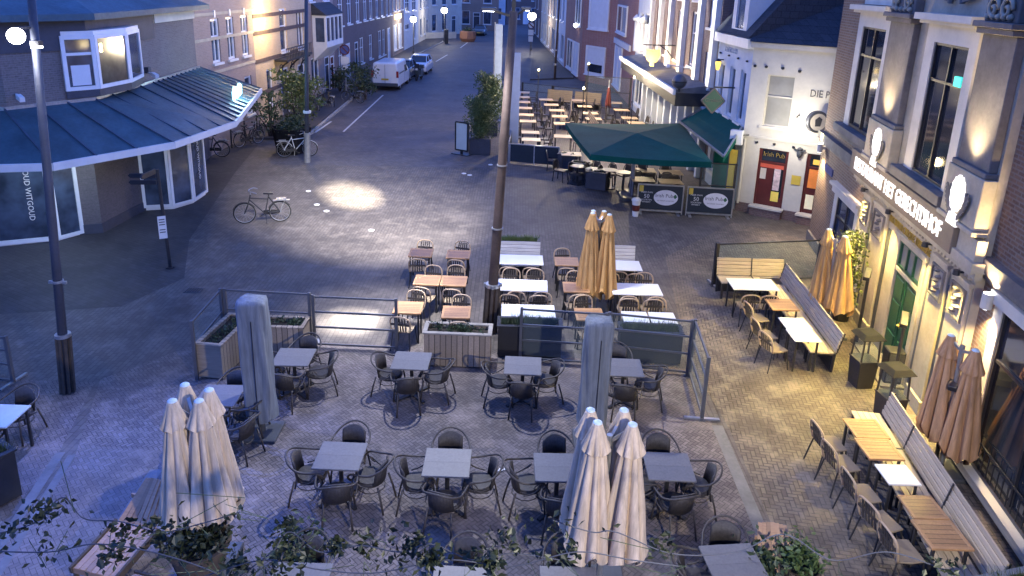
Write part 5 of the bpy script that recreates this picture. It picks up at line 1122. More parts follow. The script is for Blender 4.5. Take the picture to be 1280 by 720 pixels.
# ------------------------------------------------------------------ street lamps, mast, signs
def globe(b, r, c=(0,0,0)): b.lathe([(r*sin(pi*k/8)+.0005, -r*cos(pi*k/8)) for k in range(9)], 12, c)
ms = thing('lamp_mast', 'old brown leaning mast with wooden sleeve and lamp heads in the middle of the square', 'mast', (-.41,14.9,0))
mt = AtY(642,14,14.9) - Vector((-.41,14.9,0)); L1 = lambda t: (mt.x*t, 0, mt.z*t)
part(ms, 'pole', M['rust'], lambda b: b.tube([L1(0),L1(.3),L1(.6),L1(1)], [.115,.105,.095,.085], 12), smooth=True)
def sleeve(b):
    for k in range(8): a = 2*pi*k/8; b.bar((.145*cos(a),.145*sin(a),0),(.145*cos(a)+mt.x*.15,.145*sin(a),1.12),.06,.03)
part(ms, 'sleeve', M['bark'], sleeve)
part(ms, 'collar', M['galv'], lambda b: (b.lathe([(.17,0),(.17,.07)], 16, (mt.x*.16,0,1.13)), [b.cbox((mt.x*.16+.18*cos(a),.18*sin(a),1.17),(.05,.05,.07)) for a in (0,1.57,3.14,4.71)], b.lathe([(.125,0),(.125,.03)], 14, (mt.x*.35,0,mt.z*.35)), b.lathe([(.11,0),(.11,.03)], 14, (mt.x*.55,0,mt.z*.55))))
part(ms, 'crossarm', M['black'], lambda b: (b.bar(L1(.985)[:2]+(mt.z*.985-.0,), (mt.x-.5,-.1,mt.z+.02), .05), b.bar((mt.x,0,mt.z-.1),(mt.x+.25,.3,mt.z+.05),.05), b.bar((mt.x,0,mt.z-.05),(mt.x,.0,mt.z+.5),.08)))
hd = part(ms, 'lamp_head', M['grey'], lambda b: (b.cbox((mt.x-.5,-.12,mt.z+.03),(.3,.18,.07)), b.cbox((mt.x+.25,.3,mt.z+.05),(.2,.16,.07)), b.cbox((mt.x,-.05,mt.z+.55),(.25,.2,.25))), bevel=.01)
part(hd, 'lens', E_['spotled'], lambda b: (b.cbox((mt.x-.5,-.12,mt.z-.014),(.22,.12,.006)), b.cbox((mt.x+.25,.3,mt.z+.008),(.14,.1,.006)), b.cbox((mt.x,-.05,mt.z+.42),(.2,.16,.008))))
mw = Vector((-.41,14.9,0))
light('mast_key', 'SPOT', mw + Vector((mt.x-1.2,-.6,mt.z+.1)), KEY, (.94,.95,1), .09, (.2,11.2,0), 104, .55)
light('mast_spot', 'SPOT', mw + Vector((mt.x-.85,-.12,mt.z-.06)), SPOT_B, (1,.95,.84), .06, G(440,402), 14, 1.)
light('mast_spot', 'SPOT', mw + Vector((mt.x-.85,-.12,mt.z-.06)), SPOT_B*.2, (1,.97,.92), .06, G(470,400), 36, 1.)
light('mast_spot', 'SPOT', mw + Vector((mt.x-.3,.35,mt.z+.5)), 1900, (1,.93,.86), .07, (.3,18.0,0), 80, .9)
light("mast_spot", "SPOT", mw + Vector((mt.x-.7,.1,mt.z+.35)), SPOT_A, (1,.90,.70), .06, G(440,245), 11, 1.)
light('mast_spot', 'SPOT', mw + Vector((mt.x-.7,.1,mt.z+.35)), SPOT_A*.2, (1,.94,.86), .06, G(470,270), 46, 1.)
ll = thing('street_lamp', 'tall dark street lamp with dazzling globe and plank sleeve at the left', 'street lamp', (-8.25,11.93,0))
lt = AtY(37,-25,11.93) - Vector((-8.25,11.93,0)); L2 = lambda t: (lt.x*t, 0, lt.z*t)
part(ll, 'pole', M['fascia'], lambda b: b.tube([L2(0),L2(.4),L2(1)], [.085,.075,.06], 10), smooth=True)
part(ll, 'sleeve', M['bark'], lambda b: [b.bar((.11*cos(2*pi*k/8),.11*sin(2*pi*k/8),0),(.11*cos(2*pi*k/8)+lt.x*.17,.11*sin(2*pi*k/8),1.15),.05,.025) for k in range(8)])
part(ll, 'collar', M['galv'], lambda b: (b.lathe([(.135,0),(.135,.06)], 14, (lt.x*.17,0,1.16)), b.cbox((lt.x*.3-.12,0,lt.z*.3),(.08,.04,.05)), b.cbox((lt.x*.3+.12,0,lt.z*.3),(.08,.04,.05)), b.lathe([(.1,0),(.1,.04)], 12, (lt.x*.3,0,lt.z*.3))))
gl = AtY(20,45,11.7) - ll.location; sm = AtY(46,58,11.8) - ll.location
part(ll, 'bracket', M['black'], lambda b: (b.bar(L2(.9), (gl.x,gl.y,gl.z+.12), .04), b.bar(L2(.87), (sm.x,sm.y,sm.z+.05), .04), b.cbox((sm.x,sm.y,sm.z+.05),(.14,.12,.08))))
part(ll, 'globe', emitter('dazzling globe', (.97,.97,1), 30), lambda b: globe(b, .13, gl), smooth=True); part(ll, 'small_lamp', E_['cool'], lambda b: b.cbox((sm.x,sm.y,sm.z-.01),(.13,.11,.03)))
light('left_lamp', 'POINT', ll.location + gl + Vector((.05,-.05,-.2)), LEFTL, (.93,.93,1), .13)
light('left_spot', 'SPOT', ll.location + sm + Vector((0,0,-.06)), 420, (1,.93,.85), .05, (-7.7,10.9,0), 26, .9)
def tall_post(label, loc, dx, h, m, sleeve_=True, name='street_lamp'):
    r = thing(name, label, 'street lamp', loc)
    part(r, 'pole', m, lambda b: b.tube([(0,0,0),(dx*.5,0,h*.5),(dx,0,h)], [.1,.085,.07], 10), smooth=True)
    if sleeve_:
        part(r, 'sleeve', M['galv'], lambda b: (b.tube([(0,0,0),(dx*.2,0,1.3)], .14, 10),)); part(r, 'collar', M['white'], lambda b: b.lathe([(.17,0),(.17,.1)], 12, (dx*.3,0,2.15)))
    return r
r = tall_post('dark street lamp pole with grey sleeve beside the bushes on the left pavement', (-8.85,30.04,0), .35, 8.2, M['fascia'])
part(r, 'lamp_head', M['grey'], lambda b: (b.bar((.35,0,8.1),(-.9,1.0,8.3),.06), b.cbox((-1.0,1.1,8.3),(.5,.3,.1)))); part(r, 'lens', E_['warm'], lambda b: b.cbox((-1.0,1.1,8.246),(.4,.22,.006)))
light('lamp_two', 'POINT', (-9.6,31.2,8.1), LAMP2, (1,.80,.45), .12)
hw = thing('added_lantern', 'added warm lantern lighting the ochre house and the bushes', 'lamp', (-12.4,38.4,6.9)); part(hw, 'lantern_glass', E_['warm'], lambda b: b.lathe([(.1,-.2),(.18,.12),(.12,.2)], 8)); part(hw, 'bracket', M['black'], lambda b: (b.bar((-.7,0,.28),(0,0,.28),.05), b.lathe([(.18,.201),(.02,.32)], 8)))  # lantern and its light below are put in to brighten house and bushes
light('house_fill', 'POINT', (-12.0,37.6,5.6), 650, (1,.74,.36), .15)
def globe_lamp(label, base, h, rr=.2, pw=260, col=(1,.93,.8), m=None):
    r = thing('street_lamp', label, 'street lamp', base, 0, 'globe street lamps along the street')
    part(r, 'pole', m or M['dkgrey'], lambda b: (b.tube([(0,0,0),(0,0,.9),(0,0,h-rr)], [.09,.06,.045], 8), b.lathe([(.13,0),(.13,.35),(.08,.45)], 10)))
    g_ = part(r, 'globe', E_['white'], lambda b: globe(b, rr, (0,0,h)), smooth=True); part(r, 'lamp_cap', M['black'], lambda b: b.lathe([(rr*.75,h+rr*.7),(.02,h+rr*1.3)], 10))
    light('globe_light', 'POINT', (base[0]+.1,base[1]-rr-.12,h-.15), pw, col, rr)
hz = lambda px, py, Y: AtY(px, py, Y).z
globe_lamp('first globe street lamp on the left beyond the white car', G(517,68), hz(517,24,G(517,68)[1]), .34, 420); globe_lamp('second globe street lamp on the left beside the black litter post', (-9.6,97,0), hz(557,13,97), .42, 500)  # globes here and below drawn oversize to stand in for glare
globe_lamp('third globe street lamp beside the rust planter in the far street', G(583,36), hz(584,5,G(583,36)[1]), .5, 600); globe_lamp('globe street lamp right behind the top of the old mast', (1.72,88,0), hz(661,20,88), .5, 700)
r = tall_post('brown lamp post at the mouth of the narrow right hand street', (3.3,61,0), .1, 8, M['rust'], False)
part(r, 'collar', M['galv'], lambda b: (b.lathe([(.15,1.2),(.15,1.35)], 10), b.lathe([(.13,2.4),(.13,2.5)], 10))); part(r, 'lamp_head', M['grey'], lambda b: b.cbox((-.3,0,8),(.8,.3,.12)))
ne = thing('road_sign', 'round no entry sign with white plates below on a post behind the mast', 'road sign', (1.55,82,0))
part(ne, 'post', M['grey'], lambda b: b.tube([(0,0,0),(0,0,3.6)], .05, 6)); part(ne, 'sign_plate', M['white'], lambda b: (b.prismy([(.38*cos(2*pi*k/20),3.3+.38*sin(2*pi*k/20)) for k in range(20)], -.08, -.05), b.box(-.3,.3,-.08,-.05,2.2,2.8), b.box(-.25,.25,-.08,-.05,1.5,2.1)))
part(ne, 'red_band', M['door_red'], lambda b: (b.cbox((0,-.085,3.3),(.62,.008,.12), ry=.7), b.tube([(.34*cos(2*pi*k/20),-.082,3.3+.34*sin(2*pi*k/20)) for k in range(20)], .035, 4, closed=True)))
npk = thing('road_sign', 'no parking sign with white under plate on a slim grey post before the bush', 'road sign', G(433,120))
part(npk, 'post', M['galv'], lambda b: b.tube([(0,0,0),(0,0,3.4)], .05, 8)); part(npk, 'sign_plate', M['white'], lambda b: (b.box(-.28,.28,-.085,-.055,2.1,2.65), b.prismx([(0,0),(0,0),(0,0)],0,0) if False else b.box(-.2,.2,-.085,-.055,1.75,2.05)))
part(npk, 'sign_disc', mat('blue sign face', (.05,.09,.3), .4), lambda b: b.prismy([(.33*cos(2*pi*k/20),3.1+.33*sin(2*pi*k/20)) for k in range(20)], -.09, -.055)); part(npk, 'red_band', M['door_red'], lambda b: (b.tube([(.31*cos(2*pi*k/20),-.095,3.1+.31*sin(2*pi*k/20)) for k in range(20)], .04, 4, closed=True), b.cbox((0,-.095,3.1),(.6,.01,.08), ry=.78)))
fp = thing('fingerpost', 'black fingerpost with dark direction boards and a white notice plate', 'signpost', G(213,335))
part(fp, 'post', M['black'], lambda b: (b.tube([(0,0,0),(-.07,0,2.75)], .045, 8), b.lathe([(.11,0),(.11,.03)], 10)))
for k, z in enumerate((2.32,2.5,2.66)):
    part(fp, 'direction_board', M['black'], lambda b: b.prismy([(-.78,z),(-.12,z+.02),(-.12,z+.14),(-.78,z+.12),(-.84,z+.06)], -.03, .0) if k < 2 else b.prismx([(-.1,z),(-.75,z+.02),(-.82,z+.08),(-.75,z+.14),(-.1,z+.13)], -.1, -.06))
part(fp, 'notice_plate', M['white'], lambda b: b.cbox((-.06,-.07,1.18),(.2,.02,.62), rz=.5)); part(fp, 'notice_text', M['textdark'], lambda b: [b.cbox((-.055,-.084,z),(.14,.005,.025), rz=.5) for z in (1.4,1.33,1.26,1.12,1.05)])
# advertising board
ab = thing('advertising_board', 'white faced advertising board in a black frame beside the conifer planters', 'sign board', G(577,193), radians(-30))
part(ab, 'frame', M['black'], lambda b: (b.bar((-.33,0,.18),(-.33,0,1.5),.07), b.bar((.33,0,.18),(.33,0,1.5),.07), b.bar((-.33,0,1.5),(.33,0,1.5),.07), b.bar((-.33,0,.2),(.33,0,.2),.07), b.bar((0,0,.0),(0,0,.18),.12,.05)))
part(ab, 'panel', mat('pale poster panel', (.55,.6,.58), .4, var=.06), lambda b: b.box(-.295,.295,-.02,.02,.236,1.464)); part(ab, 'base', M['black'], lambda b: b.box(-.45,.45,-.2,.2,0,.035))
# ------------------------------------------------------------------ bicycles
def mk_bike(fm, label):
    r = thing('bicycle', label, 'bicycle')
    for x in (-.54, .54):
        b = MB(); b.tube([(x+.33*cos(2*pi*k/28),0,.345+.33*sin(2*pi*k/28)) for k in range(28)], .019, 6, closed=True); wh = b.build('wheel', M['tyre'], r)
        b = MB(); b.tube([(x+.305*cos(2*pi*k/24),0,.345+.305*sin(2*pi*k/24)) for k in range(24)], .009, 4, closed=True)
        for k in range(14): b.bar((x,0.0,.345),(x+.3*cos(2*pi*k/14),0,.345+.3*sin(2*pi*k/14)),.004)
        b.tube([(x,-.05,.345),(x,.05,.345)], .025, 6); b.build('rim', M['galv'], wh)
    b = MB()
    for p, q_ in (((-.54,.04,.345),(-.2,.02,.88)),((-.54,-.04,.345),(-.2,-.02,.88)),((-.54,.05,.345),(-.08,.0,.3)),((-.54,-.05,.345),(-.08,.0,.3)),((-.08,0,.3),(-.22,0,.92)),((-.08,0,.3),(.36,0,.78)),((-.19,0,.78),(.34,0,.84)),((.33,0,.95),(.4,0,.68)),((.4,.04,.68),(.54,.05,.345)),((.4,-.04,.68),(.54,-.05,.345))): b.tube([p,q_], .017, 6)
    for x in (-.54,.54): b.tube([(x+.365*cos(a),0,.345+.365*sin(a)) for a in [radians(20+i*16) for i in range(9)]], .012, 4)
    b.tube([(-.1,.05,.3),(-.12,.2,.01)], .012, 5); b.build('frame', fm, r)
    b = MB(); b.tube([(.32,0,.95),(.34,0,1.08)], .014, 6); b.tube([(.12,-.29,1.06),(.24,-.27,1.1),(.36,-.1,1.1),(.36,.1,1.1),(.24,.27,1.1),(.12,.29,1.06)], .013, 6, smooth=2); b.build('handlebar', M['galv'], r)
    b = MB(); b.prism([(-.36,-.1),(-.36,.1),(-.22,.08),(-.06,.02),(-.06,-.02),(-.22,-.08)], .95, 1.0); b.tube([(-.22,0,.9),(-.23,0,.96)], .014, 6); b.build('saddle', M['black'], r, bevel=.012)
    b = MB(); b.box(-.86,-.34,-.07,.07,.72,.735); b.bar((-.7,.07,.72),(-.55,.06,.36),.012); b.bar((-.7,-.07,.72),(-.55,-.06,.36),.012); b.cbox((-.6,0,.765),(.3,.2,.05)); b.build('luggage_rack', M['galv'], r)
    b = MB(); b.tube([(-.08,-.05,.3),(-.08,-.1,.3)], .05, 8); b.bar((-.08,-.07,.3),(.06,-.07,.2),.02); b.bar((-.08,.07,.3),(-.22,.07,.4),.02); b.cbox((.06,-.13,.2),(.09,.1,.02)); b.cbox((-.22,.13,.4),(.09,.1,.02)); b.box(-.5,-.03,-.06,-.045,.26,.4); b.build('pedals', M['black'], r)
    return Kind(r)
KB = mk_bike(M['black'], 'bicycle'); KW = mk_bike(M['white'], 'white bicycle')
bg_ = 'bicycles parked in the street'
KB.put((-8.0,22.0,0), radians(197), 'black bicycle standing alone on the square left of the light pool', bg_)
KW.put((-9.55,31.0,0), radians(20), 'white framed bicycle leaning before the black planter tub', bg_)
for k, (px, lb) in enumerate((((312,182),'dark bicycle left of the bushes nearest the canopy'),((322,176),'dark bicycle between the chain posts and the bushes'),((398,138),'dark bicycle right of the lit bush behind the lamp pole'),((409,134),'dark bicycle at the right end of the rack beyond the lit bush'),((441,128),'dark bicycle leaning at the round bush behind the no parking sign'),((262,196),'dark bicycle half hidden at the corner shop window'))):
    KB.put(G(*px), radians(60+25*k), lb, bg_)
# chain posts
for k, px in enumerate(((290,185),(307,178),(322,171))):
    c_ = thing('chain_post', ['nearest','middle','farthest'][k]+' black chain post beside the lamp lit house', 'bollard', G(*px), 0, 'black chain posts')
    part(c_, 'post', M['black'], lambda b: (b.tube([(0,0,0),(0,0,.95)], .04, 8), b.lathe([(.001,.95),(.06,1.0),(.001,1.06)], 8)))
    if k < 2:
        q_ = Vector(G(*((307,178),(322,171))[k]))-Vector(G(*px)); part(c_, 'chain', M['black'], lambda b: b.tube([(q_.x*t, q_.y*t, .85-.35*sin(pi*t)) for t in [i/8 for i in range(9)]], .018, 5))
# ------------------------------------------------------------------ bushes
def bush(name, label, loc, h, rx, n, lm, size=.09, stem=True, shape='ball', tub=None, seed=1, group=None, cat='bush', base=.3):
    r = thing(name, label, cat, loc, 0, group); rn = random.Random(seed); b = MB(); pts = []
    cl = [(rn.gauss(0,rx*.45), rn.gauss(0,rx*.45), base+(h-base)*rn.uniform(.1,.95), rn.uniform(.18,.34)*rx*1.5) for _ in range(26)]
    if shape == 'cone': cl = [(rn.gauss(0,rx*.4)*(1-.75*t), rn.gauss(0,rx*.4)*(1-.75*t), base+(h-base)*t, rx*.5*(1-.55*t)) for t in [rn.random() for _ in range(34)]]
    if shape == 'col': cl = [(rn.gauss(0,rx*.3), rn.gauss(0,rx*.3), base+.2+(h-base-.45)*t, rx*rn.uniform(.5,.75)*(1-.35*t)) for t in [k/39 for k in range(40)]]
    for _ in range(n):
        c = rn.choice(cl); d = Vector((rn.gauss(0,1), rn.gauss(0,1), rn.gauss(0,1))); d.normalize(); d *= c[3]*rn.random()**.4
        pts.append((c[0]+d.x, c[1]+d.y, max(base*.6, c[2]+d.z)))
    leaves(b, pts, size, rnd=rn); b.build('foliage', lm, r)
    def st(b):
        for c in cl[:9]: b.tube([(rn.gauss(0,.05), rn.gauss(0,.05), 0), (c[0]*.4, c[1]*.4, c[2]*.5), (c[0],c[1],c[2])], [.035,.025,.01], 5)
    part(r, 'stem', M['bark'], st)
    if tub: part(r, 'tub', tub[3], lambda b: b.box(-tub[0]/2,tub[0]/2,-tub[1]/2,tub[1]/2,0,tub[2]), bevel=.02)
    return r
bush('bush', 'tall yellow green lit bush behind the lamp pole', (-11.2,36.4,0), 3.0, 1.0, 1500, M['leaf_y'], .13, seed=21)
bush('bush', 'thin open bush between the chain posts and the tall lit bush', (-11.9,34.6,0), 2.3, .8, 600, M['leaf_m'], .11, seed=22)
bush('bush', 'grey green bush right of the lamp pole before the dark brick house', (-11.7,40.3,.1), 2.4, .9, 900, M['leaf_m'], .12, seed=23)
bush('bush', 'round dark bush behind the white van', (-9.9,47.4,0), 2.3, 1.05, 1500, M['leaf_d'], .13, seed=24); bush('bush', 'low dark hedge bush at the brick house beside the no parking sign', (-12.2,50,.1), 1.6, .8, 700, M['leaf_d'], .12, seed=25)
cg_ = 'conifers in planters at the terrace edge'
bush('conifer', 'nearer dark conifer in a box planter beside the advertising board', (-1.55,32.9,0), 2.75, .78, 8500, M['leaf_m'], .06, shape='col', tub=(1.0,.9,.75,M['fascia']), seed=26, group=cg_, cat='shrub', base=.8)
bush('conifer', 'farther dark conifer in a box planter behind the nearer one', (-1.35,37.2,0), 3.3, .85, 8500, M['leaf_m'], .065, shape='col', tub=(1.0,.9,.75,M['fascia']), seed=27, group=cg_, cat='shrub', base=.8)
tb = thing('planter_tub', 'black six sided planter tub with low plants beside the lamp pole', 'planter', (-10.05,31.9,0)); part(tb, 'tub', M['matblack'], lambda b: b.lathe([(.7,0),(.92,1.15),(.86,1.15),(.84,1.0)], 6))
part(tb, 'plants', M['leaf_d'], lambda b: leaves(b, [(rnd.gauss(0,.38), rnd.gauss(0,.38), 1.0+abs(rnd.gauss(0,.3))) for _ in range(520)], .1, rnd=rnd))
rp = thing('rust_planter', 'rust coloured block planter standing in the far street', 'planter', (-6.6,99,0)); part(rp, 'box', M['terracotta'], lambda b: b.lathe([(.85,0),(1.1,.4),(1.05,1.3),(.95,1.35)], 8)); part(rp, 'plants', M['leaf_d'], lambda b: leaves(b, [(rnd.gauss(0,.35), rnd.gauss(0,.35), 1.35+abs(rnd.gauss(0,.2))) for _ in range(200)], .16, rnd=rnd))
lp_ = thing('litter_post', 'slim black litter post beneath the second globe lamp', 'bollard', (-9.0,94,0)); part(lp_, 'post', M['black'], lambda b: b.box(-.22,.22,-.18,.18,0,1.7), bevel=.03); part(lp_, 'lid', M['dkgrey'], lambda b: b.box(-.26,.26,-.22,.22,1.702,1.8))
# ------------------------------------------------------------------ vehicles
def wheels(r, xs, hw_, rad=.32):
    for x in xs:
        for s_ in (-1,1):
            b = MB(); b.tube([(s_*(hw_-.2),x,rad),(s_*hw_,x,rad)], rad, 18); wl = b.build('wheel', M['tyre'], r); b = MB(); b.tube([(s_*hw_,x,rad),(s_*(hw_+.012),x,rad)], rad*.62, 12); b.build('rim', M['galv'], wl)
def loft(b, secs):      # secs: list of (y, [(x,z)...]) rings
    n = len(secs[0][1]); o = [(x, y, z) for y, ring in secs for x, z in ring]; f = []
    for i in range(len(secs)-1):
        for k in range(n): f.append((i*n+k, i*n+(k+1) % n, (i+1)*n+(k+1) % n, (i+1)*n+k))
    f.append(tuple(range(n))[::-1]); f.append(tuple((len(secs)-1)*n+k for k in range(n))); b.add(o, f)
vn = thing('parked_van', 'white parked van with plain sides seen from behind on the left kerb', 'van', (-9.25,54.1,0), radians(-2))
def vring(w_, zb, zm, zt, tw): return [(-w_,zb),(w_,zb),(w_,zm),(w_*tw,zt-.08),(w_*tw-.12,zt),(-w_*tw+.12,zt),(-w_*tw,zt-.08),(-w_,zm)]
part(vn, 'body', M['carwhite'], lambda b: loft(b, [(-2.45,vring(.9,.35,1.0,1.9,.9)),(-2.35,vring(.95,.3,1.05,2.0,.9)),(.9,vring(.95,.3,1.05,2.0,.9)),(1.55,vring(.95,.3,1.05,1.55,.84)),(1.9,vring(.94,.3,1.0,1.14,.9)),(2.45,vring(.88,.35,.8,.98,.9))]), bevel=.03)
part(vn, 'window', M['glass'], lambda b: (b.add([(.955,.15,1.1),(.955,1.15,1.1),(.87,.95,1.75),(.87,.15,1.75)], [(0,1,2,3)]), b.add([(-.955,.15,1.1),(-.955,1.15,1.1),(-.87,.95,1.75),(-.87,.15,1.75)], [(0,1,2,3)]), b.add([(-.75,1.62,1.52),(.75,1.62,1.52),(.83,1.95,1.14),(-.83,1.95,1.14)], [(0,1,2,3)])))
for s_ in (-1,1): part(vn, 'tail_light', mat('tail light', (.25,.02,.02), .3, var=.1), lambda b: b.box(s_*.9-.08,s_*.9+.08,-2.47,-2.4,.95,1.4))
part(vn, 'number_plate', M['yellow'], lambda b: b.box(-.26,.26,-2.475,-2.455,.75,.87)); part(vn, 'bumper', M['dkgrey'], lambda b: b.box(-.93,.93,-2.55,-2.4,.3,.55), bevel=.04); part(vn, 'side_stripe', M['grey'], lambda b: b.box(.951,.958,-2.0,.0,1.15,1.25)); part(vn, 'door_seam', M['dkgrey'], lambda b: (b.box(-.01,.01,-2.462,-2.44,.55,1.85), b.box(.951,.957,-.02,.0,.5,1.85)))
wheels(vn, (-1.6,1.6), .93, .33)
def car(label, loc, rz, bm):
    r = thing('parked_car', label, 'car', loc, rz, 'cars parked along the street')
    ring = lambda w_, zb, zm, zt, tw: [(-w_,zb),(w_,zb),(w_*1.02,zm),(w_*tw,zt),(-w_*tw,zt),(-w_*1.02,zm)]
    part(r, 'body', bm, lambda b: loft(b, [(-2.05,ring(.78,.35,.6,.85,.9)),(-1.95,ring(.84,.25,.7,.98,.9)),(-1.2,ring(.86,.22,.75,1.0,.92)),(1.2,ring(.86,.22,.72,.98,.92)),(1.95,ring(.83,.25,.6,.8,.9)),(2.1,ring(.7,.35,.5,.66,.9))]), bevel=.05)
    part(r, 'cabin', M['glass'], lambda b: loft(b, [(-1.8,[(-.74,.95),(.74,.95),(.7,1.05),(-.7,1.05)]),(-1.2,[(-.76,.95),(.76,.95),(.6,1.44),(-.6,1.44)]),(.2,[(-.76,.95),(.76,.95),(.6,1.46),(-.6,1.46)]),(1.1,[(-.74,.95),(.74,.95),(.7,1.0),(-.7,1.0)])]))
    part(r, 'roof', bm, lambda b: (loft(b, [(-1.3,[(-.62,1.42),(.62,1.42),(.56,1.47),(-.56,1.47)]),(-.4,[(-.64,1.45),(.64,1.45),(.56,1.53),(-.56,1.53)]),(.3,[(-.62,1.43),(.62,1.43),(.55,1.48),(-.55,1.48)])]), [b.bar((s_*.61,.25,1.45),(s_*.74,1.08,.99),.06) for s_ in (-1,1)], [b.bar((s_*.62,-.4,1.46),(s_*.78,-.35,.97),.07,.02) for s_ in (-1,1)], [b.bar((s_*.61,-1.25,1.43),(s_*.74,-1.78,1.02),.1) for s_ in (-1,1)]))
    for s_ in (-1,1): part(r, 'headlight', M['white'], lambda b: b.cbox((s_*.62,2.0,.62),(.26,.16,.12))); part(r, 'mirror', bm, lambda b: b.cbox((s_*.95,.75,1.0),(.16,.1,.12)))
    part(r, 'number_plate', M['yellow'], lambda b: b.box(-.26,.26,2.09,2.12,.42,.53)); wheels(r, (-1.3,1.3), .85, .31); return r
car('white parked car with dark windscreen facing the square behind the van', (-8.35,63.2,0), radians(178), M['carwhite']); car('dark parked car with pale roof near the rust planter far up the street', (-5.6,112,0), radians(176), M['cardark'])
car('dark blue parked car squeezed between the white van and the white car', (-9.15,58.75,0), radians(178), mat('dark blue car paint', (.03,.04,.075), .3, var=.1, bmp=0, coat=.5))
mo = thing('moped', 'dark parked moped standing on the road side of the dark blue car', 'moped', (-7.75,58.0,0), radians(170))
wheels_ = [part(mo, 'wheel', M['tyre'], lambda b: b.tube([(.0+.04*0, y+.22*cos(2*pi*k/18), .26+.22*sin(2*pi*k/18)) for k in range(18)], .06, 6, closed=True)) for y in (-.6,.6)]
part(mo, 'body', M['cardark'], lambda b: (b.prismx([(-.85,.55),(-.7,.85),(-.1,.8),(.05,.4),(.4,.4),(.55,.9),(.62,.85),(.5,.3),(-.5,.28)], -.17, .17), b.cbox((0,-.75,1.0),(.36,.34,.32))), bevel=.03); part(mo, 'seat', M['black'], lambda b: b.box(-.15,.15,-.65,-.05,.82,.92), bevel=.03); part(mo, 'handlebar', M['black'], lambda b: (b.bar((-.34,.5,1.08),(.34,.5,1.08),.04), b.bar((0,.55,.85),(0,.5,1.08),.05), b.box(-.2,.2,.55,.58,.9,1.35))); part(mo, 'headlight', M['white'], lambda b: b.cbox((0,.64,.92),(.16,.06,.14)))
# ------------------------------------------------------------------ far terrace
tg2 = 'tables on the far terrace'; cg2 = 'chairs on the far terrace'
K_f = mk_leg4('terrace_table', .86, .72, mat('sun bleached tabletop', (.56,.42,.25), .5, var=.12, scale=4), 'terrace table')
ORD = ['nearest','second','third','fourth','fifth','sixth','seventh','eighth']
cols = [('leftmost', [(664,174),(663,165),(660,151),(657.5,143),(656,134.5),(654,127),(654,121),(654,115)]),
        ('second', [(714,192),(704,170),(702.5,154),(700,145),(696,137.5),(689,130.5),(682.5,124)]),
        ('third', [(742,148),(738,141),(731,132.5),(723,125)]), ('rightmost', [(795,153),(787,147),(777,137),(769,128)])]
for cn_, ps in cols:
    for k, (px, py) in enumerate(ps):
        p = G(px, py, .75); K_f.put((p[0],p[1],0), J(.05), f'{ORD[k]} table in the {cn_} column of the far terrace', tg2)
        for s_ in (-1,1): K_t.put((p[0]+s_*.72+J(.08), p[1]+J(.1), 0), s_*pi/2+J(.3), f'chair {"left" if s_ < 0 else "right"} of the {ORD[k]} table in the {cn_} far terrace column', cg2)
for lb, a, c_ in (('left pale banquette at the back of the far terrace',(2.1,47.1),(3.7,46.6)),('right pale banquette at the back of the far terrace',(3.85,46.5),(5.5,45.9)),('cushioned bench running between the second and third table columns',(3.4,44.5),(3.0,39.2)),('cushioned bench behind the green parasol between the third column tables',(4.0,39.5),(4.1,35.6))):
    slat_bench('banquette', lb, seglen(a,c_), (*a,0), atan2(c_[1]-a[1], c_[0]-a[0]), 'pale banquettes on the far terrace', m=M['cream'], bh=1.1)
K_p = Kind(thing('terrace_table', 'round table', 'table'))
part(K_p.root, 'tabletop', M['grey'], lambda b: b.lathe([(.32,.72),(.335,.735),(.32,.75)], 20)); part(K_p.root, 'pedestal', M['black'], lambda b: (b.tube([(0,0,0),(0,0,.72)], .05, 8), b.lathe([(.28,0),(.28,.03)], 12)))
for k, (px, py) in enumerate(((722,207),(742,211),(762,212),(780,215))):
    p = G(px, py, .75); K_p.put((p[0],p[1],0), 0, ['first','second','third','fourth'][k]+' round pale table under the front edge of the green parasol', 'round tables under the green parasol')
    for a in (.6, 2.6): K_t.put((p[0]+.75*cos(a), p[1]+.75*sin(a), 0), a+pi/2, f'chair {"right" if a < 1 else "left"} behind the {["first","second","third","fourth"][k]} round table under the green parasol', cg2)
for k, (x, y) in enumerate(((4.9,26.2),(5.9,26.0),(5.2,27.6),(6.2,27.4))):
    K_f.put((x,y,0), 0, ['front left','front right','rear left','rear right'][k]+' table of the four behind the dark pub banners', tg2)
    for s_ in (-1,1): K_t.put((x+J(.1), y+s_*.6, 0), pi*(s_ > 0)+J(.2), f'chair {"behind" if s_ > 0 else "before"} the {["front left","front right","rear left","rear right"][k]} table behind the pub banners', cg2)
# green parasol
gp = thing('green_parasol', 'large square dark green parasol sheltering the pub terrace', 'parasol', (4.5,26,0))
gc = [(2.08,28.9),(2.55,23.3),(6.45,22.75),(7.0,29.6)]; ap = (4.55,26.2,2.5)
def gcan(b):
    n = 8; A = Vector((ap[0]-4.5, ap[1]-26, ap[2]))
    for i in range(4):
        p = Vector((gc[i][0]-4.5, gc[i][1]-26, 2.3)); q_ = Vector((gc[(i+1) % 4][0]-4.5, gc[(i+1) % 4][1]-26, 2.3)); rows = []
        for k in range(n+1):
            t = k/n; row = []
            for j in range(9):
                s_ = j/8; e = p.lerp(q_, s_); v = A.lerp(e, t); v.z -= .015*sin(pi*t) + .05*sin(pi*s_)*t; row.append(v)
            rows.append(row)
        for k in range(n):
            for j in range(8): b.add([rows[k][j],rows[k][j+1],rows[k+1][j+1],rows[k+1][j]], [(0,1,2,3)])
        for j in range(8):
            a_, c_ = rows[n][j], rows[n][j+1]; dz = Vector((0,0,-.2)); b.add([a_,c_,c_+dz,a_+dz], [(0,1,2,3)])
part(gp, 'canopy', M['canvas_green'], gcan, smooth=False)
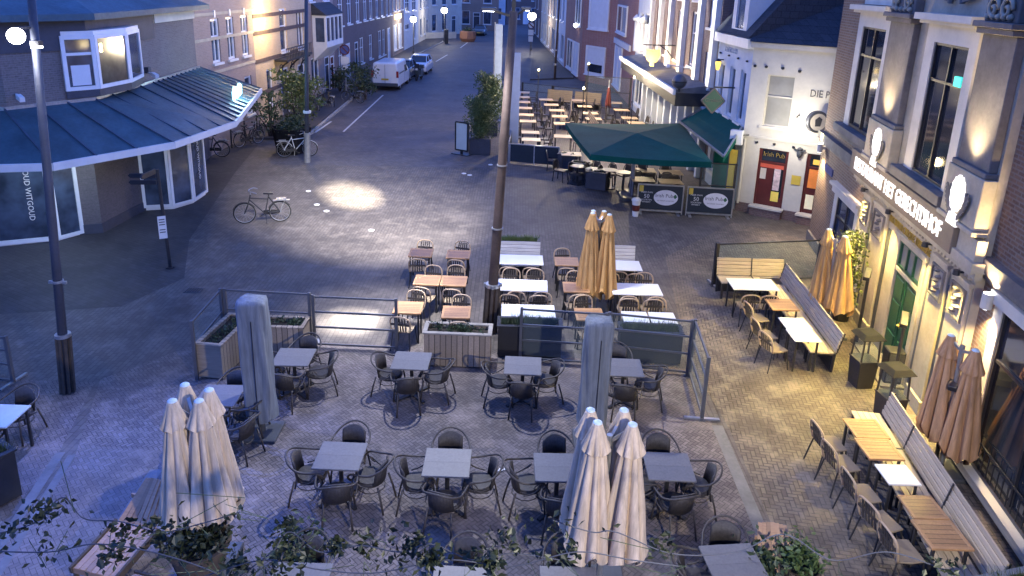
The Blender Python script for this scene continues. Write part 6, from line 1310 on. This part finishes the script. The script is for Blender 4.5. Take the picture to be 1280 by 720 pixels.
part(gp, 'mast', M['galv'], lambda b: b.tube([(.05,.2,0),(.05,.2,2.48)], .05, 8)); part(gp, 'rib', M['dkgrey'], lambda b: [b.bar((.05,.2,2.45),(x-4.5,y-26,2.27),.04) for x, y in gc])
for px, lb in (((787,244),'front'),((918,222),'corner')):
    p = G(*px); part(gp, 'post', M['galv'], lambda b: b.tube([(p[0]-4.5,p[1]-26,0),(p[0]-4.5+.05,p[1]-26,2.2)], .045, 8))
part(gp, 'base', M['dkgrey'], lambda b: b.box(-.4,.5,-.25,.65,0,.1))
aw = thing('green_awning', 'green folding awning sloping from the pale house beside the pub', 'awning', (7.6,26.5,0))
AWU = [(7.95,29.6,3.05),(8.05,25.15,3.05)]; AWL = [(6.75,29.2,2.45),(7.0,23.4,2.35)]; O3 = Vector((7.6,26.5,0))
def awf(b):
    n = 6
    for k in range(n):
        for j in range(6):
            f_ = lambda t, s_: Vector(AWU[0]).lerp(Vector(AWU[1]), s_).lerp(Vector(AWL[0]).lerp(Vector(AWL[1]), s_), t)-O3-Vector((0,0,.06*sin(pi*t)))
            b.add([f_(k/n,j/6),f_(k/n,(j+1)/6),f_((k+1)/n,(j+1)/6),f_((k+1)/n,j/6)], [(0,1,2,3)])
    b.add([Vector(AWU[1])-O3, Vector(AWL[1])-O3, Vector((7.0,23.4,2.12))-O3, Vector((8.05,25.1,2.75))-O3], [(0,1,2,3)])
part(aw, 'canopy', M['canvas_green'], awf); part(aw, 'arm', M['galv'], lambda b: (b.bar(Vector(AWU[1])-O3, Vector(AWL[1])-O3, .05), b.bar(Vector(AWL[0])-O3, Vector(AWL[1])-O3, .07), b.bar(Vector(AWU[0])-O3, Vector(AWL[0])-O3, .05)))
part(aw, 'side_curtain', M['canvas_green'], lambda b: b.add([Vector((7.25,25.35,2.4))-O3, Vector((8.0,25.5,2.9))-O3, Vector((8.0,25.5,.15))-O3, Vector((7.25,25.35,.15))-O3], [(0,1,2,3)]))
yb = thing('yellow_board', 'tall yellow menu board against the corner of the white pub', 'board', (7.75,24.72,0), radians(-34)); part(yb, 'panel', M['yellow'], lambda b: b.box(-.14,.14,-.02,.02,.35,2.3)); part(yb, 'frame', M['dkgrey'], lambda b: (b.bar((-.15,0,0),(-.15,0,2.32),.04), b.bar((.15,0,0),(.15,0,2.32),.04)))
wb = thing('white_box_sign', 'small blank white box sign above the yellow board at the pub corner', 'sign', (7.78,24.7,2.75), radians(-34)); part(wb, 'box', M['white'], lambda b: b.box(-.22,.2,-.1,.1,-.25,.25), bevel=.01); part(wb, 'bracket', M['black'], lambda b: b.bar((.2,.0,.1),(.34,.2,.1),.04))
# banners
bn = 'dark pub banners round the terrace'
for k, (A, B) in enumerate((((4.42,24.4),(6.02,24.25)), ((6.12,24.22),(7.72,24.05)))):
    r = thing('banner_screen', ['left dark pub banner screen with white oval in front of the terrace','right dark pub banner screen with white oval nearest the white pub'][k], 'banner', (*A,0), atan2(B[1]-A[1],B[0]-A[0]), bn); L = seglen(A,B)
    part(r, 'frame', M['galv'], lambda b: (b.bar((0,0,1.04),(L,0,1.04),.045), b.bar((0,0,.1),(L,0,.1),.06,.05), b.bar((.02,0,0),(.02,0,1.04),.04), b.bar((L-.02,0,0),(L-.02,0,1.04),.04), b.box(.1,.2,-.25,.25,0,.03), b.box(L-.2,L-.1,-.25,.25,0,.03)))
    pn = part(r, 'banner_cloth', M['navy'], lambda b: b.box(.045,L-.045,-.012,.012,.14,1.01))
    part(pn, 'oval', mat('white oval print', (.72,.72,.76), .6, var=.05), lambda b: b.prismy([(L*.62+.42*cos(2*pi*i/36), .59+.28*sin(2*pi*i/36)) for i in range(36)], -.018, -.0125))
    part(pn, 'yellow_tag', M['yellow'], lambda b: b.box(.06,.2,-.03,-.013,.78,1.0))
    X = (pi/2,0,0)
    text('Irish Pub', .185, pn, (L*.62-.06,-.02,.60), X, M['textdark'], .001, align='CENTER', sx=.95); text('DE SNEEKER WHISKYBAR', .05, pn, (L*.62,-.02,.46), X, M['textdark'], .001, align='CENTER')
    part(pn, 'clover', M['signgreen'], lambda b: [b.prismy([(L*.62+.32+dx+.035*cos(2*pi*i/10), .64+dz+.035*sin(2*pi*i/10)) for i in range(10)], -.021, -.0182) for dx, dz in ((-.03,0),(.03,0),(0,.045),(0,-.035))])
    for tx, sz, z in (('MEER DAN',.085,.73),('50',.2,.55),('SOORTEN',.08,.46),('WHISKY',.08,.38)): text(tx, sz, pn, (.33,-.016,z), X, M['white'], .001, align='CENTER')
fence('tall black framed windscreen rising behind the right pub banner', (6.6,24.45), (7.75,24.3), 1.9, (1.06,1.86), True, (0,0), M['black'], 'glass_screen', .07)
cup = thing('cup_bin', 'small red and white cup shaped bin left of the pub banners', 'bin', G(794,270)); part(cup, 'cup', M['white'], lambda b: b.lathe([(.1,0),(.15,.55),(.13,.56)], 14)); part(cup, 'red_sleeve', M['door_red'], lambda b: b.lathe([(.125,.2),(.142,.42)], 14)); part(cup, 'lid', M['white'], lambda b: b.lathe([(.17,.56),(.17,.6),(.1,.66)], 14))
# dark low screens and flags of the far terrace
for lb, A, B in (('long dark cloth screen at the front left of the far terrace',(-.15,31.1),(2.0,30.6)),('dark cloth screen along the left side of the far terrace',(-.2,31.3),(.35,47))):
    r = thing('cloth_screen', lb, 'screen', (*A,0), atan2(B[1]-A[1],B[0]-A[0]), 'dark cloth screens'); L = seglen(A,B)
    part(r, 'cloth', M['navy'], lambda b: b.box(.03,L-.03,-.02,.02,.08,.85)); part(r, 'frame', M['galv'], lambda b: (b.bar((0,0,.88),(L,0,.88),.05), [b.bar((x,0,0),(x,0,.88),.05) for x in (0,L/2,L)]))
for k in range(3):
    pl__ = [(2.35,30.1),(2.8,28.6),(3.3,27.2)][k]; planter('dark_planter', ['first','second','third'][k]+' dark planter box from the left under the front of the green parasol', .8, .4, .7, (*pl__,0), radians(-20), M['fascia'], M['fascia'], 'sparse', 'dark planters before the green parasol')
for lb, Y, px, pt, pb_, ww in (('tall narrow white banner flag right of the old mast',34.0,645,66,183,.42),('tall narrow pale blue banner flag left of the old mast',41.0,624,30,152,.40)):
    p = AtY(px-3, pb_, Y); tp = AtY(px+3, pt, Y); r = thing('banner_flag', lb, 'flag', (p.x, Y, 0), 0, 'banner flags'); h = tp.z
    part(r, 'flag_cloth', M['bluewhite'] if Y < 40 else mat('pale blue cloth', (.3,.38,.52), .8, var=.1), lambda b: b.box(-ww/2,ww/2,-.03,.03,.3,h), bevel=.01); part(r, 'pole', M['galv'], lambda b: b.tube([(-ww/2-.03,0,0),(-ww/2-.03,0,h+.1)], .03, 6)); part(r, 'base', M['dkgrey'], lambda b: b.box(-.4,.4,-.3,.3,0,.06))
fence('low black framed windscreen along the back of the far terrace', (.5,49.5), (2.5,48.3), 1.2, (.1,.65,1.16), True, (0,0), M['black'], 'glass_screen', .1); fence('low black framed windscreen behind the pale banquettes', (2.55,48.27), (4.5,47.1), 1.2, (.1,.65,1.16), True, (0,0), M['black'], 'glass_screen', .1)
fence('tall black framed windscreen at the right back of the far terrace', (4.6,47.0), (7.4,46.3), 2.1, (.1,1.1,2.06), True, (0,0), M['black'], 'glass_screen', .1)
rp_ = parasol('small closed red parasol at the back of the far terrace', (5.6,43.0,0), [(0,0,0)], M['door_red'], zt=1.9, zb=.8, rb=.2, seed=31)
for k, (x, y, pw) in enumerate(((1.2,38,850),(4.2,42,1200),(5.9,36,850),(3.0,31.5,160))):
    r = thing('terrace_lamp', ['slim terrace lamp over the leftmost far table column','slim terrace lamp at the back of the far terrace','slim terrace lamp between the green parasol and the long canopy','slim terrace lamp beside the dark cloth screen'][k], 'lamp', (x,y,0), 0, 'slim terrace lamps'); part(r, 'pole', M['black'], lambda b: b.tube([(0,0,0),(0,0,3.3)], .02, 6)); part(r, 'lamp_head', E_['warm'], lambda b: b.lathe([(.02,3.3),(.06,3.34),(.02,3.42)], 8))
    light('terrace_light', 'POINT', (x,y,3.6), pw, (1,.80,.5), .08)
# ------------------------------------------------------------------ loungers and pots near the camera
def lounger(label, loc, rz, sc=1., nar=.6):
    r = thing('deck_chair', label, 'deck chair', loc, rz, 'slatted wooden deck chairs'); r.scale = (sc,)*3
    b = MB(); n = 7
    for k in range(n):
        x = (k-(n-1)/2)*.098; b.bar((x*nar,-.78,.92+.02*cos(x*9)),(x,-.3,.47),.09*(.5+nar*.5),.02,up=(0,1,0))
    b.build('backrest', M['loungewood'], r)
    b = MB()
    for k in range(n): x = (k-(n-1)/2)*.098; b.bar((x,-.28,.46),(x,.55,.36),.088,.022)
    b.build('seat', M['loungewood'], r)
    for s_ in (-1,1):
        b = MB(); b.bar((s_*.37,-.3,.45),(s_*.37,.58,.34),.04,.11); b.bar((s_*.37,.5,0),(s_*.37,.5,.34),.05); b.bar((s_*.37,-.34,0),(s_*.37,-.28,.45),.05); b.build('side_frame', M['bark'], r)
    b = MB(); b.bar((-.33,-.6,.7),(.33,-.6,.7),.03,.07); b.bar((-.36,.54,.32),(.36,.54,.32),.03,.08); b.build('crossbar', M['loungewood'], r)
    return r
p = G(152,668,.5); lounger('slatted wooden deck chair at the bottom left below the vine', (p[0],p[1],0), radians(166), .9, .55)
p = G(188,722,.4); lounger('slatted wooden deck chair cut by the bottom edge beside the ivy pot', (p[0],p[1]-.2,0), radians(70), .75)
p = G(972,690,.6); lounger('pinkish slatted deck chair among potted plants at the bottom right', (p[0],p[1]-.1,0), radians(172), .72, .75)
def pot(label, px, rr, h, n, lm, seed, cm):
    p = G(*px, h); r = thing('plant_pot', label, 'plant pot', (p[0],p[1],0)); rn = random.Random(seed)
    part(r, 'pot', cm, lambda b: b.lathe([(rr*.72,0),(rr,h*.92),(rr*1.08,h*.93),(rr*1.08,h),(rr*.95,h),(rr*.92,h-.08)], 24), smooth=False); part(r, 'soil', M['soil'], lambda b: b.lathe([(.001,h-.07),(rr*.93,h-.08)], 20))
    part(r, 'plants', lm, lambda b: leaves(b, [(rn.gauss(0,rr*.5), rn.gauss(0,rr*.5), h+abs(rn.gauss(0,.16))) for _ in range(n)], .07, rnd=rn))
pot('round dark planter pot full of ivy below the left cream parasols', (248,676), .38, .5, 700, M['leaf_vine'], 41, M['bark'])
pot('round pot with dark plants beneath the vines left of the lettering', (372,694), .3, .45, 500, M['leaf_d'], 42, M['bark']); pot('small pot with spiky plants beside the pinkish deck chair', (945,712), .25, .45, 420, M['leaf_d'], 43, M['bark']); pot('pot of green grass plants right of the pinkish deck chair', (1000,705), .25, .5, 420, M['leaf_m'], 44, M['bark'])
# vines on wires strung below the camera
def vine(label, pix, seed, dens=1., size=.05, Y0=4.6, gaps=()):
    P = [AtY(x, y, Y0+dy) for x, y, dy in pix]; r = thing('vine_garland', label, 'vine', P[0], 0, 'vine garlands on wires under the camera'); rn = random.Random(seed); C_ = [v-P[0] for v in catmull(P, 14)]
    b = MB(); b.tube(C_, .005, 5); b.build('wire', M['fascia'], r)
    pts = []
    for i, v in enumerate(C_):
        for _ in range(int(.4*dens+rn.random()*.8)): pts.append(v+Vector((rn.gauss(0,.03), rn.gauss(0,.03), rn.gauss(0,.03))))
    for _ in range(int(len(C_)*.055*dens)):
        v = rn.choice(C_); q_ = rn.uniform(.035,.095); o_ = Vector((rn.gauss(0,.05), rn.gauss(0,.05), rn.gauss(0,.05)))
        for _ in range(int(rn.uniform(20,70))): pts.append(v+o_+Vector((rn.gauss(0,q_), rn.gauss(0,q_), rn.gauss(0,q_*.8))))
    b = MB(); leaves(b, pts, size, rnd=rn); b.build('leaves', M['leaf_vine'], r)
    b = MB()
    for _ in range(int(10*dens)): v = rn.choice(C_); b.tube([v, v+Vector((rn.gauss(0,.08),rn.gauss(0,.08),rn.gauss(0,.06))), v+Vector((rn.gauss(0,.18),rn.gauss(0,.12),rn.gauss(-.05,.12)))], .003, 4)
    b.build('tendril', M['leaf_d'], r)
vine('vine garland reaching from the left picture edge to the left cream parasols', [(-30,672,0),(40,655,.1),(78,622,.2),(105,648,.2),(150,652,.2),(200,665,.1),(250,655,.1),(300,640,.2)], 3, 1.2)
vine('vine garland running along the bottom from the corner past the web address', [(-30,688,-.3),(60,690,-.3),(120,680,-.3),(190,690,-.3),(260,712,-.3),(300,735,-.3)], 5, .8)
vine('vine garland sagging below the street lettering', [(300,720,0),(340,690,0),(362,665,.1),(400,690,.05),(450,682,.05),(500,690,.0),(540,680,0),(590,700,0),(640,692,0),(700,700,0)], 8, 1.3)
vine('vine garland along the bottom edge in the middle', [(250,722,-.2),(330,700,-.2),(400,712,-.2),(470,716,-.2),(560,700,-.2),(640,708,-.2),(720,690,-.2),(790,700,-.2),(850,708,-.2)], 13, .9)
vine('vine garland from the right cream parasols to the bottom right', [(690,650,.1),(740,665,.1),(770,665,.1),(840,692,.1),(920,690,.1),(980,668,.1),(1040,700,.1),(1110,690,0),(1180,712,0)], 17, .55)
# flood lamp on the front of the building the square is seen from
light('front_lamp', 'SPOT', (3.4,.5,6.0), FRONT, (1,.90,.72), .1, (.2,10.2,0), 100, .7)
light('blue_spot', 'SPOT', ll.location + sm + Vector((0.1,-.05,-.08)), 2200, (.10,.20,1), .06, (-5.6,9.3,0), 66, .9)
